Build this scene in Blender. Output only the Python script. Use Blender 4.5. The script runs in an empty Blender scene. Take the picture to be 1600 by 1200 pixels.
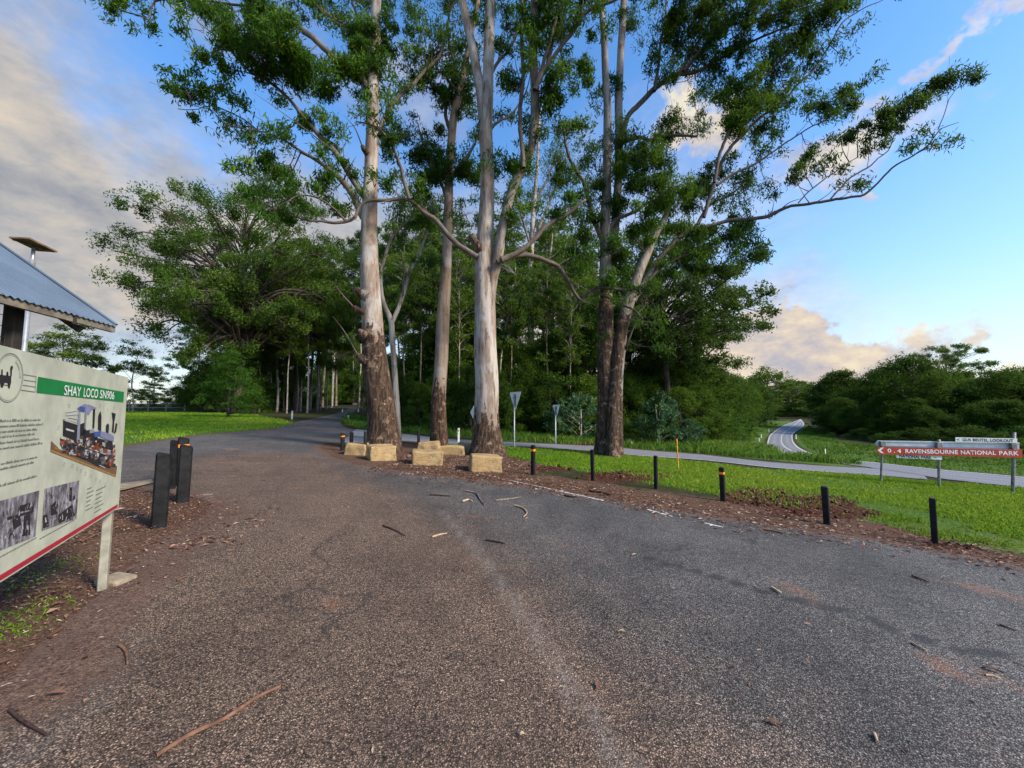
import bpy, math, random
import numpy as np
from mathutils import Vector, Matrix

# ------------------------------------------------------------------ camera, sky, sun, exposure
SC = bpy.context.scene
COL = SC.collection
F = 600.0                                   # focal length in photo pixels (1600 wide)
PITCH = math.atan(45.0 / F)
EYE = Vector((0.0, 0.0, 1.6))
cam_d = bpy.data.cameras.new("camera")
cam_d.sensor_fit = 'HORIZONTAL'
cam_d.sensor_width = 36.0
cam_d.lens = 36.0 * F / 1600.0
cam_d.clip_start = 0.05
cam_d.clip_end = 3000.0
cam = bpy.data.objects.new("camera", cam_d)
COL.objects.link(cam)
cam.location = EYE
cam.rotation_euler = (math.pi / 2 + PITCH, 0, 0)
SC.camera = cam
SC.view_settings.view_transform = 'Standard'
SC.view_settings.look = 'None'
SC.view_settings.gamma = 1.0
SC.view_settings.exposure = 1.45
SC.view_settings.use_curve_mapping = False
SC.cycles.use_denoising = True
SC.cycles.max_bounces = 6
SC.cycles.diffuse_bounces = 3
SC.cycles.glossy_bounces = 2
SC.cycles.transmission_bounces = 3

SUN_EL = math.radians(34.0)
SUN_AZ = math.radians(118.0)                # from straight ahead (+Y) towards the right (+X)
sun_d = bpy.data.lights.new("sun", 'SUN')
sun_d.energy = 2.4
sun_d.angle = math.radians(14.0)
sun_d.color = (1.0, 0.88, 0.72)
sun = bpy.data.objects.new("sun", sun_d)
COL.objects.link(sun)
sdir = Vector((math.sin(SUN_AZ) * math.cos(SUN_EL), math.cos(SUN_AZ) * math.cos(SUN_EL), math.sin(SUN_EL)))
sun.rotation_euler = sdir.to_track_quat('Z', 'Y').to_euler()


class NT:
    """small helper for writing node trees"""
    def __init__(self, nt):
        self.nt = nt

    def n(self, kind, ins=None, **props):
        nd = self.nt.nodes.new(kind)
        for k, v in props.items():
            setattr(nd, k, v)
        for k, v in (ins or {}).items():
            s = nd.inputs[k]
            if isinstance(v, bpy.types.NodeSocket):
                self.nt.links.new(v, s)
            else:
                s.default_value = v
        return nd

    def math(self, op, a, b=0.0, c=0.0, clamp=False):
        return self.n('ShaderNodeMath', {0: a, 1: b, 2: c}, operation=op, use_clamp=clamp).outputs[0]

    def vmath(self, op, a, b=(0, 0, 0)):
        nd = self.n('ShaderNodeVectorMath', {0: a, 1: b}, operation=op)
        return nd.outputs['Value'] if op in ('LENGTH', 'DISTANCE', 'DOT_PRODUCT') else nd.outputs[0]

    def mix(self, f, a, b, blend='MIX'):
        nd = self.n('ShaderNodeMix', data_type='RGBA', blend_type=blend)
        for k, v in ((0, f), (6, a), (7, b)):
            if isinstance(v, bpy.types.NodeSocket):
                self.nt.links.new(v, nd.inputs[k])
            else:
                nd.inputs[k].default_value = v if k == 0 else (v[0], v[1], v[2], 1.0)
        return nd.outputs[2]

    def smooth(self, v, a, b, lo=0.0, hi=1.0):
        return self.n('ShaderNodeMapRange', {'Value': v, 'From Min': a, 'From Max': b, 'To Min': lo, 'To Max': hi},
                      interpolation_type='SMOOTHSTEP').outputs[0]

    def noise(self, vec, scale, detail=3.0, rough=0.55, out='Fac'):
        ins = {'Scale': scale, 'Detail': detail, 'Roughness': rough}
        if vec is not None:
            ins['Vector'] = vec
        return self.n('ShaderNodeTexNoise', ins).outputs[out]

    def ramp(self, v, stops):
        nd = self.n('ShaderNodeValToRGB', {0: v})
        e = nd.color_ramp.elements
        while len(e) < len(stops):
            e.new(0.5)
        for el, (p, c) in zip(e, stops):
            el.position = p
            el.color = (c[0], c[1], c[2], 1.0)
        return nd.outputs[0]

    def attr(self, name):
        return self.n('ShaderNodeAttribute', attribute_name=name).outputs['Fac']


def lin(r, g, b):
    """photo colour 0..255 to linear"""
    f = lambda c: (c / 255.0 / 12.92) if c <= 10 else ((c / 255.0 + 0.055) / 1.055) ** 2.4
    return (f(r), f(g), f(b))


def ray(px, py):
    d = Vector(((px - 800.0) / F, 0, 0)) + Vector((0, math.cos(PITCH), math.sin(PITCH))) \
        - Vector((0, -math.sin(PITCH), math.cos(PITCH))) * ((py - 600.0) / F)
    return d


def P(px, py, D):
    """point on the sight line at distance D ahead"""
    d = ray(px, py)
    return EYE + d * (D / d.y)


# ---- the sky: Nishita air with clouds standing in fixed compass directions
world = bpy.data.worlds.new("World")
SC.world = world
world.use_nodes = True
w = NT(world.node_tree)
world.node_tree.nodes.clear()
SKY_K = 0.12
sky = w.n('ShaderNodeTexSky', sky_type='NISHITA', sun_disc=False, sun_elevation=SUN_EL,
          sun_rotation=SUN_AZ, altitude=600.0, air_density=1.0, dust_density=0.8, ozone_density=2.2)
dirv = w.n('ShaderNodeTexCoord').outputs['Generated']
sep = w.n('ShaderNodeSeparateXYZ', {0: dirv}).outputs
skyc = w.n('ShaderNodeHueSaturation', {'Saturation': 1.22, 'Value': 1.06, 'Color': sky.outputs[0]}).outputs[0]
n_lo = w.noise(dirv, 3.2, 6.0, 0.6, 'Color')
n_hi = w.noise(dirv, 9.0, 6.0, 0.62, 'Color')
off = w.vmath('ADD', w.vmath('MULTIPLY', w.vmath('SUBTRACT', n_lo, (0.5, 0.5, 0.5)), (0.42, 0.42, 0.30)),
              w.vmath('MULTIPLY', w.vmath('SUBTRACT', n_hi, (0.5, 0.5, 0.5)), (0.26, 0.26, 0.20)))
wd = w.vmath('ADD', dirv, off)


def blob(px, py, rx, ry, gain, soft=0.55):
    """an elliptical cloud round the compass direction that the pixel looks along"""
    c = ray(px, py).normalized()
    right = Vector((c.y, -c.x, 0)).normalized()
    up = right.cross(c)
    scale = 1.0 / (1.0 + ((px - 800) / F) ** 2 + ((py - 600) / F) ** 2) ** 0.5 / F
    du = w.math('DIVIDE', w.vmath('DOT_PRODUCT', wd, tuple(right)), rx * scale)
    dv = w.math('DIVIDE', w.math('SUBTRACT', w.vmath('DOT_PRODUCT', wd, tuple(up)), 0.0), ry * scale)
    r2 = w.math('ADD', w.math('MULTIPLY', du, du), w.math('MULTIPLY', dv, dv))
    front = w.math('GREATER_THAN', w.vmath('DOT_PRODUCT', dirv, tuple(c)), 0.0)
    m = w.smooth(w.math('SQRT', r2), 1.25, 1.25 - soft * 1.25, 0.0, gain)
    return w.math('MULTIPLY', m, front)


def layer(blobs):
    m = None
    for b in blobs:
        v = blob(*b)
        m = v if m is None else w.math('MAXIMUM', m, v)
    return m


g1 = w.noise(w.vmath('MULTIPLY', dirv, (1.0, 1.0, 2.4)), 2.6, 6.0, 0.6)
g2 = w.noise(w.vmath('MULTIPLY', dirv, (1.0, 1.0, 2.0)), 11.0, 5.0, 0.6)
g3 = w.noise(w.vmath('MULTIPLY', dirv, (1.0, 1.0, 1.6)), 34.0, 4.0, 0.6)
shade = w.math('ADD', w.math('MULTIPLY', g1, 0.46), w.math('ADD', w.math('MULTIPLY', g2, 0.38), w.math('MULTIPLY', g3, 0.16)))
S = lambda r, g, b: tuple(c / SKY_K for c in lin(r, g, b))
EXPO = 2.0 ** -1.45
S = lambda r, g, b: tuple(c * EXPO / SKY_K for c in lin(r, g, b))
grey = w.ramp(shade, [(0.38, S(150, 154, 167)), (0.5, S(184, 183, 184)), (0.64, S(224, 211, 196))])
warm = w.ramp(shade, [(0.40, S(188, 186, 196)), (0.50, S(232, 216, 198)), (0.58, S(255, 242, 210))])
m_grey = layer([(-120, 250, 330, 330, 1.0, 0.6), (70, 370, 330, 190, 1.0, 0.6), (420, 350, 330, 130, 0.95, 0.7),
                (420, 60, 150, 70, 0.45, 1.0), (650, 420, 330, 150, 0.8, 0.8), (-900, 300, 900, 500, 1.0, 0.5),
                (200, 505, 170, 22, 0.7, 0.9), (600, 130, 130, 60, 0.4, 1.0)])
m_warm = layer([(1100, 600, 250, 52, 1.0, 0.4), (960, 500, 280, 90, 0.8, 0.7), (1260, 572, 110, 42, 1.0, 0.35), (1170, 545, 70, 40, 1.0, 0.4),
                (1400, 580, 150, 20, 0.85, 0.6), (1600, 575, 130, 26, 0.8, 0.6), (1492, 66, 40, 20, 0.62, 0.9),
                (1450, 258, 34, 13, 0.8, 0.8), (1320, 225, 110, 62, 0.85, 0.8), (1090, 190, 70, 40, 0.9, 0.7),
                (1190, 483, 30, 8, 0.8, 0.8), (720, 140, 120, 40, 0.25, 1.0), (1000, 330, 260, 120, 0.35, 1.0)])
low = w.smooth(sep[2], 0.0, 0.30, 1.0, 0.0)
pale = w.mix(w.smooth(sep[2], 0.0, 0.62, 0.42, 0.0), skyc, S(205, 218, 232))
base = w.mix(w.math('MULTIPLY', low, 0.6), pale, S(236, 230, 210))
c1 = w.mix(m_grey, base, grey)
c2 = w.mix(m_warm, c1, warm)
bg = w.n('ShaderNodeBackground', {'Color': c2, 'Strength': SKY_K})
out = w.n('ShaderNodeOutputWorld', {'Surface': bg.outputs[0]})


# ------------------------------------------------------------------ tags and mesh helpers
def tag(o, label=None, cat=None, group=None, kind=None):
    if label: o['label'] = label
    if cat: o['category'] = cat
    if group: o['group'] = group
    if kind: o['kind'] = kind
    return o


def empty(name, loc, label, cat, group=None, rz=0.0):
    o = bpy.data.objects.new(name, None)
    COL.objects.link(o)
    o.empty_display_size = 0.3
    o.location = loc
    o.rotation_euler = (0, 0, rz)
    return tag(o, label, cat, group)


class MB:
    """collects vertices and faces; build() links them as ONE mesh object"""
    def __init__(self):
        self.v, self.f, self.m, self.sm, self.n, self.at = [], [], [], [], 0, {}

    def add(self, verts, faces, mat=0, smooth=False, **attrs):
        verts = np.asarray(verts, dtype=np.float64).reshape(-1, 3)
        faces = np.asarray(faces, dtype=np.int64)
        k = len(verts)
        self.v.append(verts)
        self.f.append(faces + self.n)
        self.m.append(np.full(len(faces), mat, dtype=np.int32))
        self.sm.append(np.full(len(faces), smooth, dtype=bool))
        for a in set(list(attrs) + list(self.at)):
            col = self.at.setdefault(a, [np.zeros(self.n)] if self.n else [])
            val = attrs.get(a, 0.0)
            col.append(np.broadcast_to(np.asarray(val, dtype=np.float64), (k,)).copy())
        self.n += k

    def mesh(self, name, mats, origin=(0, 0, 0)):
        me = bpy.data.meshes.new(name)
        V = np.concatenate(self.v) - np.asarray(origin, dtype=np.float64)
        loops = np.concatenate([f.ravel() for f in self.f])
        tot = np.concatenate([np.full(len(f), f.shape[1], dtype=np.int32) for f in self.f])
        me.vertices.add(len(V))
        me.vertices.foreach_set('co', V.ravel().astype(np.float32))
        me.loops.add(len(loops))
        me.loops.foreach_set('vertex_index', loops.astype(np.int32))
        me.polygons.add(len(tot))
        start = np.concatenate([[0], np.cumsum(tot)[:-1]]).astype(np.int32)
        me.polygons.foreach_set('loop_start', start)
        me.polygons.foreach_set('loop_total', tot)
        me.polygons.foreach_set('material_index', np.concatenate(self.m))
        me.polygons.foreach_set('use_smooth', np.concatenate(self.sm))
        for mt in (mats if isinstance(mats, (list, tuple)) else [mats]):
            me.materials.append(mt)
        for a, cols in self.at.items():
            at = me.attributes.new(a, 'FLOAT', 'POINT')
            at.data.foreach_set('value', np.concatenate(cols).astype(np.float32))
        me.update(calc_edges=True)
        me.validate()
        return me

    def build(self, name, mats, parent=None, origin=(0, 0, 0)):
        o = bpy.data.objects.new(name, self.mesh(name, mats, origin))
        COL.objects.link(o)
        if parent is not None:
            o.parent = parent
        else:
            o.location = origin
        return o

    def box(self, c, s, R=None, mat=0, top=(0, 0), taper=1.0, bevel=0.0, **attrs):
        """box of size s round c (top = lift of the top along x and y), optional chamfered upright edges"""
        hx, hy, hz = s[0] / 2, s[1] / 2, s[2] / 2
        b = bevel
        if b > 0:
            ring = [(-hx + b, -hy), (hx - b, -hy), (hx, -hy + b), (hx, hy - b), (hx - b, hy), (-hx + b, hy), (-hx, hy - b), (-hx, -hy + b)]
        else:
            ring = [(-hx, -hy), (hx, -hy), (hx, hy), (-hx, hy)]
        k = len(ring)
        vs = [(x, y, -hz) for x, y in ring]
        if b > 0:
            vs += [(x * taper, y * taper, hz - b + top[0] * x + top[1] * y) for x, y in ring]
            vs += [(x * taper * (1 - b / hx), y * taper * (1 - b / hy), hz + top[0] * x + top[1] * y) for x, y in ring]
        else:
            vs += [(x * taper, y * taper, hz + top[0] * x + top[1] * y) for x, y in ring]
        vs = np.array(vs)
        if R is not None:
            vs = vs @ np.array(R.to_3x3()).T
        vs = vs + np.array(c)
        lv = len(vs) // k
        q = []
        for l in range(lv - 1):
            for i in range(k):
                j = (i + 1) % k
                q.append((l * k + i, l * k + j, (l + 1) * k + j, (l + 1) * k + i))
        n0 = self.n
        self.add(vs, q, mat, **attrs)
        self.f.append(np.array([[n0 + (lv - 1) * k + i for i in range(k)]]))
        self.f.append(np.array([[n0 + i for i in reversed(range(k))]]))
        for _ in range(2):
            self.m.append(np.array([mat], dtype=np.int32))
            self.sm.append(np.array([False]))

    def tube(self, pts, rad, sides=8, mat=0, smooth=True, step=None, rough=0.0, flute=0.0, seed=0, cap=True, **attrs):
        """tapered tube along a smoothed polyline"""
        pts = np.asarray(pts, dtype=np.float64)
        rad = np.asarray(rad, dtype=np.float64)
        if step:
            pts, rad, par = spline(pts, rad, step)
            attrs = {k: (np.interp(par, np.arange(len(v)), v) if np.ndim(v) else v) for k, v in attrs.items()}
        n = len(pts)
        T = np.gradient(pts, axis=0)
        T /= np.linalg.norm(T, axis=1)[:, None] + 1e-9
        ref = np.array([0.0, 1.0, 0.0]) if abs(T[0][1]) < 0.9 else np.array([1.0, 0, 0])
        U = np.zeros_like(T)
        u = np.cross(T[0], ref); u /= np.linalg.norm(u)
        for i in range(n):
            u = u - T[i] * np.dot(u, T[i])
            u /= np.linalg.norm(u) + 1e-9
            U[i] = u
        W = np.cross(T, U)
        th = np.arange(sides) * 2 * np.pi / sides
        R = np.repeat(rad[:, None], sides, axis=1)
        if rough:
            r_ = np.random.RandomState(seed)
            lump = sum(a * np.sin(th[None, :] * k + np.arange(n)[:, None] * s + r_.rand() * 6.28)
                       for k, a, s in ((1, 0.5, 0.45), (2, 0.5, -0.3), (3, 0.35, 0.6), (5, 0.25, 0.25)))
            R = R * (1 + rough * lump)
        if flute:
            fl = np.linspace(1, 0, n) ** 6
            R = R * (1 + flute * fl[:, None] * (0.5 + 0.5 * np.sin(th * 5 + seed))[None, :])
        ring = pts[:, None, :] + (np.cos(th)[None, :, None] * U[:, None, :] + np.sin(th)[None, :, None] * W[:, None, :]) * R[:, :, None]
        V = ring.reshape(-1, 3)
        i, j = np.meshgrid(np.arange(n - 1), np.arange(sides), indexing='ij')
        j2 = (j + 1) % sides
        q = np.stack([i * sides + j, i * sides + j2, (i + 1) * sides + j2, (i + 1) * sides + j], -1).reshape(-1, 4)
        att = {k: (np.repeat(v, sides) if np.ndim(v) else v) for k, v in attrs.items()}
        n0 = self.n
        self.add(V, q, mat, smooth, **att)
        if cap:
            self.f.append(np.array([[n0 + (n - 1) * sides + k for k in range(sides)]]))
            self.m.append(np.array([mat], dtype=np.int32)); self.sm.append(np.array([False]))


def spline(pts, rad, step):
    pts = np.asarray(pts); n = len(pts)
    if n == 2:
        m = max(2, int(np.linalg.norm(pts[1] - pts[0]) / step) + 1)
        t = np.linspace(0, 1, m)
        return pts[0] + (pts[1] - pts[0]) * t[:, None], rad[0] + (rad[1] - rad[0]) * t, t
    ext = np.concatenate([[2 * pts[0] - pts[1]], pts, [2 * pts[-1] - pts[-2]]])
    P_, R_, T_ = [], [], []
    for i in range(n - 1):
        p0, p1, p2, p3 = ext[i:i + 4]
        m = max(1, int(np.linalg.norm(p2 - p1) / step))
        t = np.arange(m) / m
        t = t[:, None]
        P_.append(0.5 * (2 * p1 + (p2 - p0) * t + (2 * p0 - 5 * p1 + 4 * p2 - p3) * t ** 2 + (3 * p1 - p0 - 3 * p2 + p3) * t ** 3))
        R_.append(rad[i] + (rad[i + 1] - rad[i]) * t[:, 0])
        T_.append(i + t[:, 0])
    P_.append(pts[-1:]); R_.append(rad[-1:]); T_.append(np.array([n - 1.0]))
    return np.concatenate(P_), np.concatenate(R_), np.concatenate(T_)


def smoothstep(x, a, b):
    t = np.clip((x - a) / (b - a), 0, 1)
    return t * t * (3 - 2 * t)


# ------------------------------------------------------------------ terrain
def hgt(x, y):
    x = np.asarray(x, dtype=np.float64); y = np.asarray(y, dtype=np.float64)
    side = np.where(x < 0, 1.2 * np.tanh(-0.06 * x / 1.2), -3.0 * np.tanh(0.06 * x / 3.0))
    t = np.clip((y - 30.0) / 6.0, -30, 30)
    rise = 0.032 * 6.0 * np.log1p(np.exp(t))
    far = 0.032 * (y - 30.0)
    rise = np.where(y > 150, 3.84, np.where(t > 25, far, rise))
    return side + rise


def ground(px, py, lift=0.0):
    """where the sight line through the pixel meets the ground"""
    d = ray(px, py)
    ts = np.linspace(0.5, 400.0, 6000)
    z = EYE.z + d.z * ts - hgt(d.x * ts, d.y * ts)
    k = int(np.argmax(z < 0))
    if z[k] >= 0:
        k = len(ts) - 1
    a, b = ts[max(k - 1, 0)], ts[k]
    for _ in range(40):
        m = (a + b) / 2
        if EYE.z + d.z * m - float(hgt(d.x * m, d.y * m)) < 0: b = m
        else: a = m
    p = EYE + d * b
    p.z = float(hgt(p.x, p.y)) + lift
    return p


def gpoly(pix):
    return np.array([[ground(x, y).x, ground(x, y).y] for x, y in pix])


def sdist(pts, poly):
    """signed distance to a polygon, negative inside"""
    pts = np.asarray(pts, dtype=np.float64)
    d2 = np.full(len(pts), 1e18)
    inside = np.zeros(len(pts), dtype=bool)
    for a, b in zip(poly, np.roll(poly, -1, axis=0)):
        e = b - a
        t = np.clip(((pts - a) @ e) / (e @ e + 1e-12), 0, 1)
        q = pts - (a + t[:, None] * e)
        d2 = np.minimum(d2, (q * q).sum(1))
        c = ((a[1] > pts[:, 1]) != (b[1] > pts[:, 1]))
        with np.errstate(divide='ignore', invalid='ignore'):
            xi = (b[0] - a[0]) * (pts[:, 1] - a[1]) / (b[1] - a[1]) + a[0]
        inside ^= c & (pts[:, 0] < xi)
    d = np.sqrt(d2)
    return np.where(inside, -d, d)


def ldist(pts, line):
    """distance to a polyline"""
    d2 = np.full(len(pts), 1e18)
    for a, b in zip(line[:-1], line[1:]):
        e = b - a
        t = np.clip(((pts - a) @ e) / (e @ e + 1e-12), 0, 1)
        q = pts - (a + t[:, None] * e)
        d2 = np.minimum(d2, (q * q).sum(1))
    return np.sqrt(d2)


def vnoise(x, y, s, seed=0):
    """cheap smooth value noise in -1..1"""
    r = np.random.RandomState(seed)
    tab = r.rand(256, 256) * 2 - 1
    X, Y = x / s, y / s
    i, j = np.floor(X).astype(int), np.floor(Y).astype(int)
    fx, fy = X - i, Y - j
    fx, fy = fx * fx * (3 - 2 * fx), fy * fy * (3 - 2 * fy)
    g = lambda a, b: tab[a % 256, b % 256]
    return (g(i, j) * (1 - fx) + g(i + 1, j) * fx) * (1 - fy) + (g(i, j + 1) * (1 - fx) + g(i + 1, j + 1) * fx) * fy


# ------------------------------------------------------------------ materials
def new_mat(name):
    m = bpy.data.materials.new(name)
    m.use_nodes = True
    m.node_tree.nodes.clear()
    t = NT(m.node_tree)
    t.out = t.n('ShaderNodeOutputMaterial')
    return m, t


def finish(t, col, rough=0.8, bump=None, bstr=0.3, bdist=0.02, metal=0.0, spec=0.3, transl=0.0, tcol=None):
    ins = {'Base Color': col if isinstance(col, bpy.types.NodeSocket) else (*col, 1.0), 'Roughness': rough,
           'Metallic': metal, 'Specular IOR Level': spec}
    bs = t.n('ShaderNodeBsdfPrincipled', ins)
    if bump is not None:
        b = t.n('ShaderNodeBump', {'Height': bump, 'Strength': bstr, 'Distance': bdist})
        t.nt.links.new(b.outputs[0], bs.inputs['Normal'])
    sh = bs.outputs[0]
    if transl > 0:
        tr = t.n('ShaderNodeBsdfTranslucent', {'Color': tcol if tcol is not None else ins['Base Color']})
        sh = t.n('ShaderNodeMixShader', {0: transl, 1: sh, 2: tr.outputs[0]}).outputs[0]
    t.nt.links.new(sh, t.out.inputs['Surface'])


def plain(name, col, rough=0.6, metal=0.0, var=0.12, scale=6.0, bump=0.1, spec=0.3):
    """painted or bare surface with weathering"""
    m, t = new_mat(name)
    o = t.n('ShaderNodeTexCoord').outputs['Object']
    n = t.noise(o, scale, 5.0, 0.6)
    k = t.smooth(n, 0.3, 0.72, 1.0 - var * 2, 1.0 + var)
    c = t.vmath('MULTIPLY', col, t.n('ShaderNodeCombineXYZ', {0: k, 1: k, 2: k}).outputs[0])
    finish(t, c, rough, t.noise(o, scale * 12, 3.0), bump, 0.004, metal, spec)
    return m


def rnd(t):
    return t.n('ShaderNodeNewGeometry').outputs['Random Per Island']


def leaf_mat(name, dark, mid, bright, transl=0.3, rough=0.6, spec=0.14):
    m, t = new_mat(name)
    v = t.math('ADD', t.math('MULTIPLY', t.attr('tint'), 0.72), t.math('MULTIPLY', rnd(t), 0.28))
    ob = t.n('ShaderNodeObjectInfo').outputs['Random']
    v = t.math('ADD', v, t.math('MULTIPLY', t.math('SUBTRACT', ob, 0.5), 0.34))
    c = t.ramp(v, [(0.08, dark), (0.5, mid), (0.95, bright)])
    finish(t, c, rough, spec=spec, transl=transl, tcol=t.mix(0.5, c, bright))
    return m


M = {}
M['gum_leaf'] = leaf_mat('gum leaves', (0.008, 0.028, 0.006), (0.042, 0.118, 0.008), (0.17, 0.28, 0.014), 0.36)
M['wood_leaf'] = leaf_mat('forest leaves', (0.012, 0.032, 0.006), (0.044, 0.096, 0.011), (0.125, 0.195, 0.018), 0.30, rough=0.7, spec=0.08)
M['plate_leaf'] = leaf_mat('plate leaves', (0.016, 0.042, 0.008), (0.054, 0.112, 0.013), (0.135, 0.200, 0.024), 0.36)
M['pale_leaf'] = leaf_mat('pale shrub leaves', (0.020, 0.052, 0.022), (0.045, 0.110, 0.045), (0.120, 0.210, 0.085), 0.25)
M['bright_leaf'] = leaf_mat('bright conifer leaves', (0.014, 0.045, 0.006), (0.045, 0.120, 0.010), (0.130, 0.240, 0.018), 0.25)
M['grass'] = leaf_mat('grass', (0.066, 0.140, 0.010), (0.135, 0.270, 0.014), (0.30, 0.37, 0.042), 0.35)
M['tall_grass'] = leaf_mat('tall grass', (0.032, 0.080, 0.010), (0.075, 0.170, 0.016), (0.18, 0.26, 0.04), 0.35)


def bark_mat(name, pale, patch, streak, dark, dark2):
    """smooth gum bark above a rough stocking; 'stock' is metres above (+) or below (-) the stocking's top"""
    m, t = new_mat(name)
    o = t.n('ShaderNodeTexCoord').outputs['Object']
    long = t.vmath('MULTIPLY', o, (1.0, 1.0, 0.16))
    n1 = t.noise(long, 3.0, 5.0, 0.62)
    n2 = t.noise(long, 14.0, 5.0, 0.65)
    n3 = t.noise(o, 1.1, 4.0, 0.6)
    nfine = t.noise(long, 45.0, 4.0, 0.7)
    smoothc = t.mix(t.smooth(n1, 0.42, 0.56), pale, patch)
    smoothc = t.mix(t.smooth(n3, 0.5, 0.68), smoothc, t.mix(0.5, pale, (0.30, 0.30, 0.31)))
    smoothc = t.mix(t.math('MULTIPLY', t.smooth(n2, 0.56, 0.66), t.smooth(n1, 0.38, 0.56)), smoothc, streak)
    n4 = t.noise(long, 6.0, 5.0, 0.68)
    smoothc = t.mix(t.smooth(n4, 0.57, 0.66, 0.0, 0.8), smoothc, (0.10, 0.062, 0.042))
    n6 = t.noise(t.vmath('MULTIPLY', o, (1.0, 1.0, 0.35)), 2.2, 5.0, 0.7)
    smoothc = t.mix(t.smooth(n6, 0.58, 0.64, 0.0, 0.7), smoothc, (0.115, 0.075, 0.052))
    smoothc = t.mix(t.smooth(nfine, 0.55, 0.75, 0.0, 0.45), smoothc, (0.16, 0.12, 0.09))
    n5 = t.noise(o, 7.0, 5.0, 0.65)
    roughc = t.mix(t.smooth(n2, 0.40, 0.62), dark, dark2)
    n7 = t.noise(o, 3.2, 5.0, 0.72)
    roughc = t.mix(t.smooth(n7, 0.54, 0.66, 0.0, 0.85), roughc, (0.27, 0.185, 0.125))
    roughc = t.mix(t.smooth(n5, 0.60, 0.70), roughc, (0.34, 0.24, 0.165))
    roughc = t.mix(t.smooth(nfine, 0.45, 0.7, 0.0, 0.6), roughc, t.mix(0.4, dark, (0, 0, 0)))
    lim = t.math('ADD', t.attr('stock'), t.math('ADD', t.math('MULTIPLY', t.math('SUBTRACT', n1, 0.5), 4.2),
                 t.math('MULTIPLY', t.math('SUBTRACT', n5, 0.5), 1.6)))
    smoothc = t.mix(t.math('MULTIPLY', t.attr('thin'), 0.85), smoothc, (0.080, 0.062, 0.052))
    k = t.smooth(lim, -0.06, 0.10)
    c = t.mix(k, roughc, smoothc)
    h = t.math('MULTIPLY', t.math('ADD', n2, t.math('MULTIPLY', nfine, 0.7)), t.smooth(lim, -0.2, 0.2, 1.0, 0.22))
    finish(t, c, 0.85, h, 0.9, 0.05, spec=0.15)
    return m


M['bark'] = bark_mat('pale gum bark', (0.385, 0.345, 0.295), (0.225, 0.175, 0.138), (0.20, 0.105, 0.065), (0.030, 0.019, 0.013), (0.105, 0.067, 0.044))
M['bark_ash'] = bark_mat('ash-grey gum bark', (0.285, 0.262, 0.235), (0.175, 0.142, 0.118), (0.12, 0.075, 0.055), (0.028, 0.019, 0.014), (0.095, 0.062, 0.042))
M['bark_brown'] = bark_mat('brown gum bark', (0.25, 0.195, 0.15), (0.17, 0.125, 0.092), (0.14, 0.08, 0.05), (0.028, 0.018, 0.013), (0.12, 0.07, 0.045))
M['bark_far'] = plain('distant bark', (0.19, 0.15, 0.12), 0.9, var=0.3, scale=3.0)
M['bark_grey'] = plain('grey bark', (0.34, 0.305, 0.265), 0.9, var=0.3, scale=3.0)
M['bark_mid'] = plain('mid brown bark', (0.085, 0.066, 0.052), 0.9, var=0.3, scale=3.0)
M['bark_dark'] = plain('dark bark', (0.055, 0.042, 0.034), 0.9, var=0.3, scale=3.0)


def litter_col(t, o):
    wob = t.vmath('ADD', t.vmath('MULTIPLY', o, (1.0, 1.0, 1.0)), t.vmath('MULTIPLY', t.noise(o, 14.0, 3.0, 0.6, 'Color'), (0.05, 0.05, 0.05)))
    a = t.n('ShaderNodeTexVoronoi', {'Vector': wob, 'Scale': 95.0, 'Randomness': 1.0})
    b = t.math('ADD', t.math('MULTIPLY', t.n('ShaderNodeSeparateColor', {0: a.outputs['Color']}).outputs[0], 0.5), t.math('MULTIPLY', t.noise(o, 24.0, 6.0, 0.75), 0.5))
    c = t.ramp(b, [(0.2, (0.032, 0.018, 0.013)), (0.45, (0.095, 0.052, 0.034)), (0.68, (0.165, 0.098, 0.064)), (0.9, (0.29, 0.21, 0.145))])
    return t.mix(t.smooth(t.noise(o, 1.3, 4.0), 0.42, 0.62, 0.0, 0.5), c, (0.080, 0.044, 0.030)), b


# ground: soil, litter and turf, told apart by masks measured in metres on the terrain
m, t = new_mat('ground')
o = t.n('ShaderNodeTexCoord').outputs['Object']
lit, litb = litter_col(t, o)
nb = t.noise(o, 1.7, 6.0, 0.65)
ns = t.noise(o, 9.0, 4.0, 0.65)
br = t.math('ADD', t.math('MULTIPLY', t.math('SUBTRACT', nb, 0.5), 1.1), t.math('MULTIPLY', t.math('SUBTRACT', ns, 0.5), 0.7))
turf = t.ramp(t.noise(o, 22.0, 4.0, 0.7), [(0.3, (0.030, 0.062, 0.010)), (0.5, (0.060, 0.125, 0.014)), (0.72, (0.125, 0.175, 0.034))])
turf = t.mix(t.smooth(t.noise(o, 0.5, 3.0), 0.5, 0.7, 0.0, 0.5), turf, (0.14, 0.15, 0.045))
soil = t.ramp(t.noise(o, 14.0, 5.0, 0.7), [(0.34, (0.024, 0.009, 0.006)), (0.52, (0.075, 0.027, 0.015)), (0.68, (0.19, 0.085, 0.048))])
wood = t.ramp(t.noise(o, 3.0, 5.0), [(0.3, (0.022, 0.026, 0.010)), (0.7, (0.060, 0.058, 0.022))])
c = t.mix(t.smooth(t.math('ADD', t.attr('litter'), br), 0.38, 0.62), wood, lit)
c = t.mix(t.smooth(t.math('ADD', t.attr('turf'), br), 0.40, 0.60), c, turf)
c = t.mix(t.smooth(t.math('ADD', t.attr('soil'), br), 0.42, 0.62), c, soil)
finish(t, c, 0.95, t.math('ADD', litb, t.noise(o, 18.0, 5.0, 0.7)), 0.7, 0.03, spec=0.1)
M['ground'] = m

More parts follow.
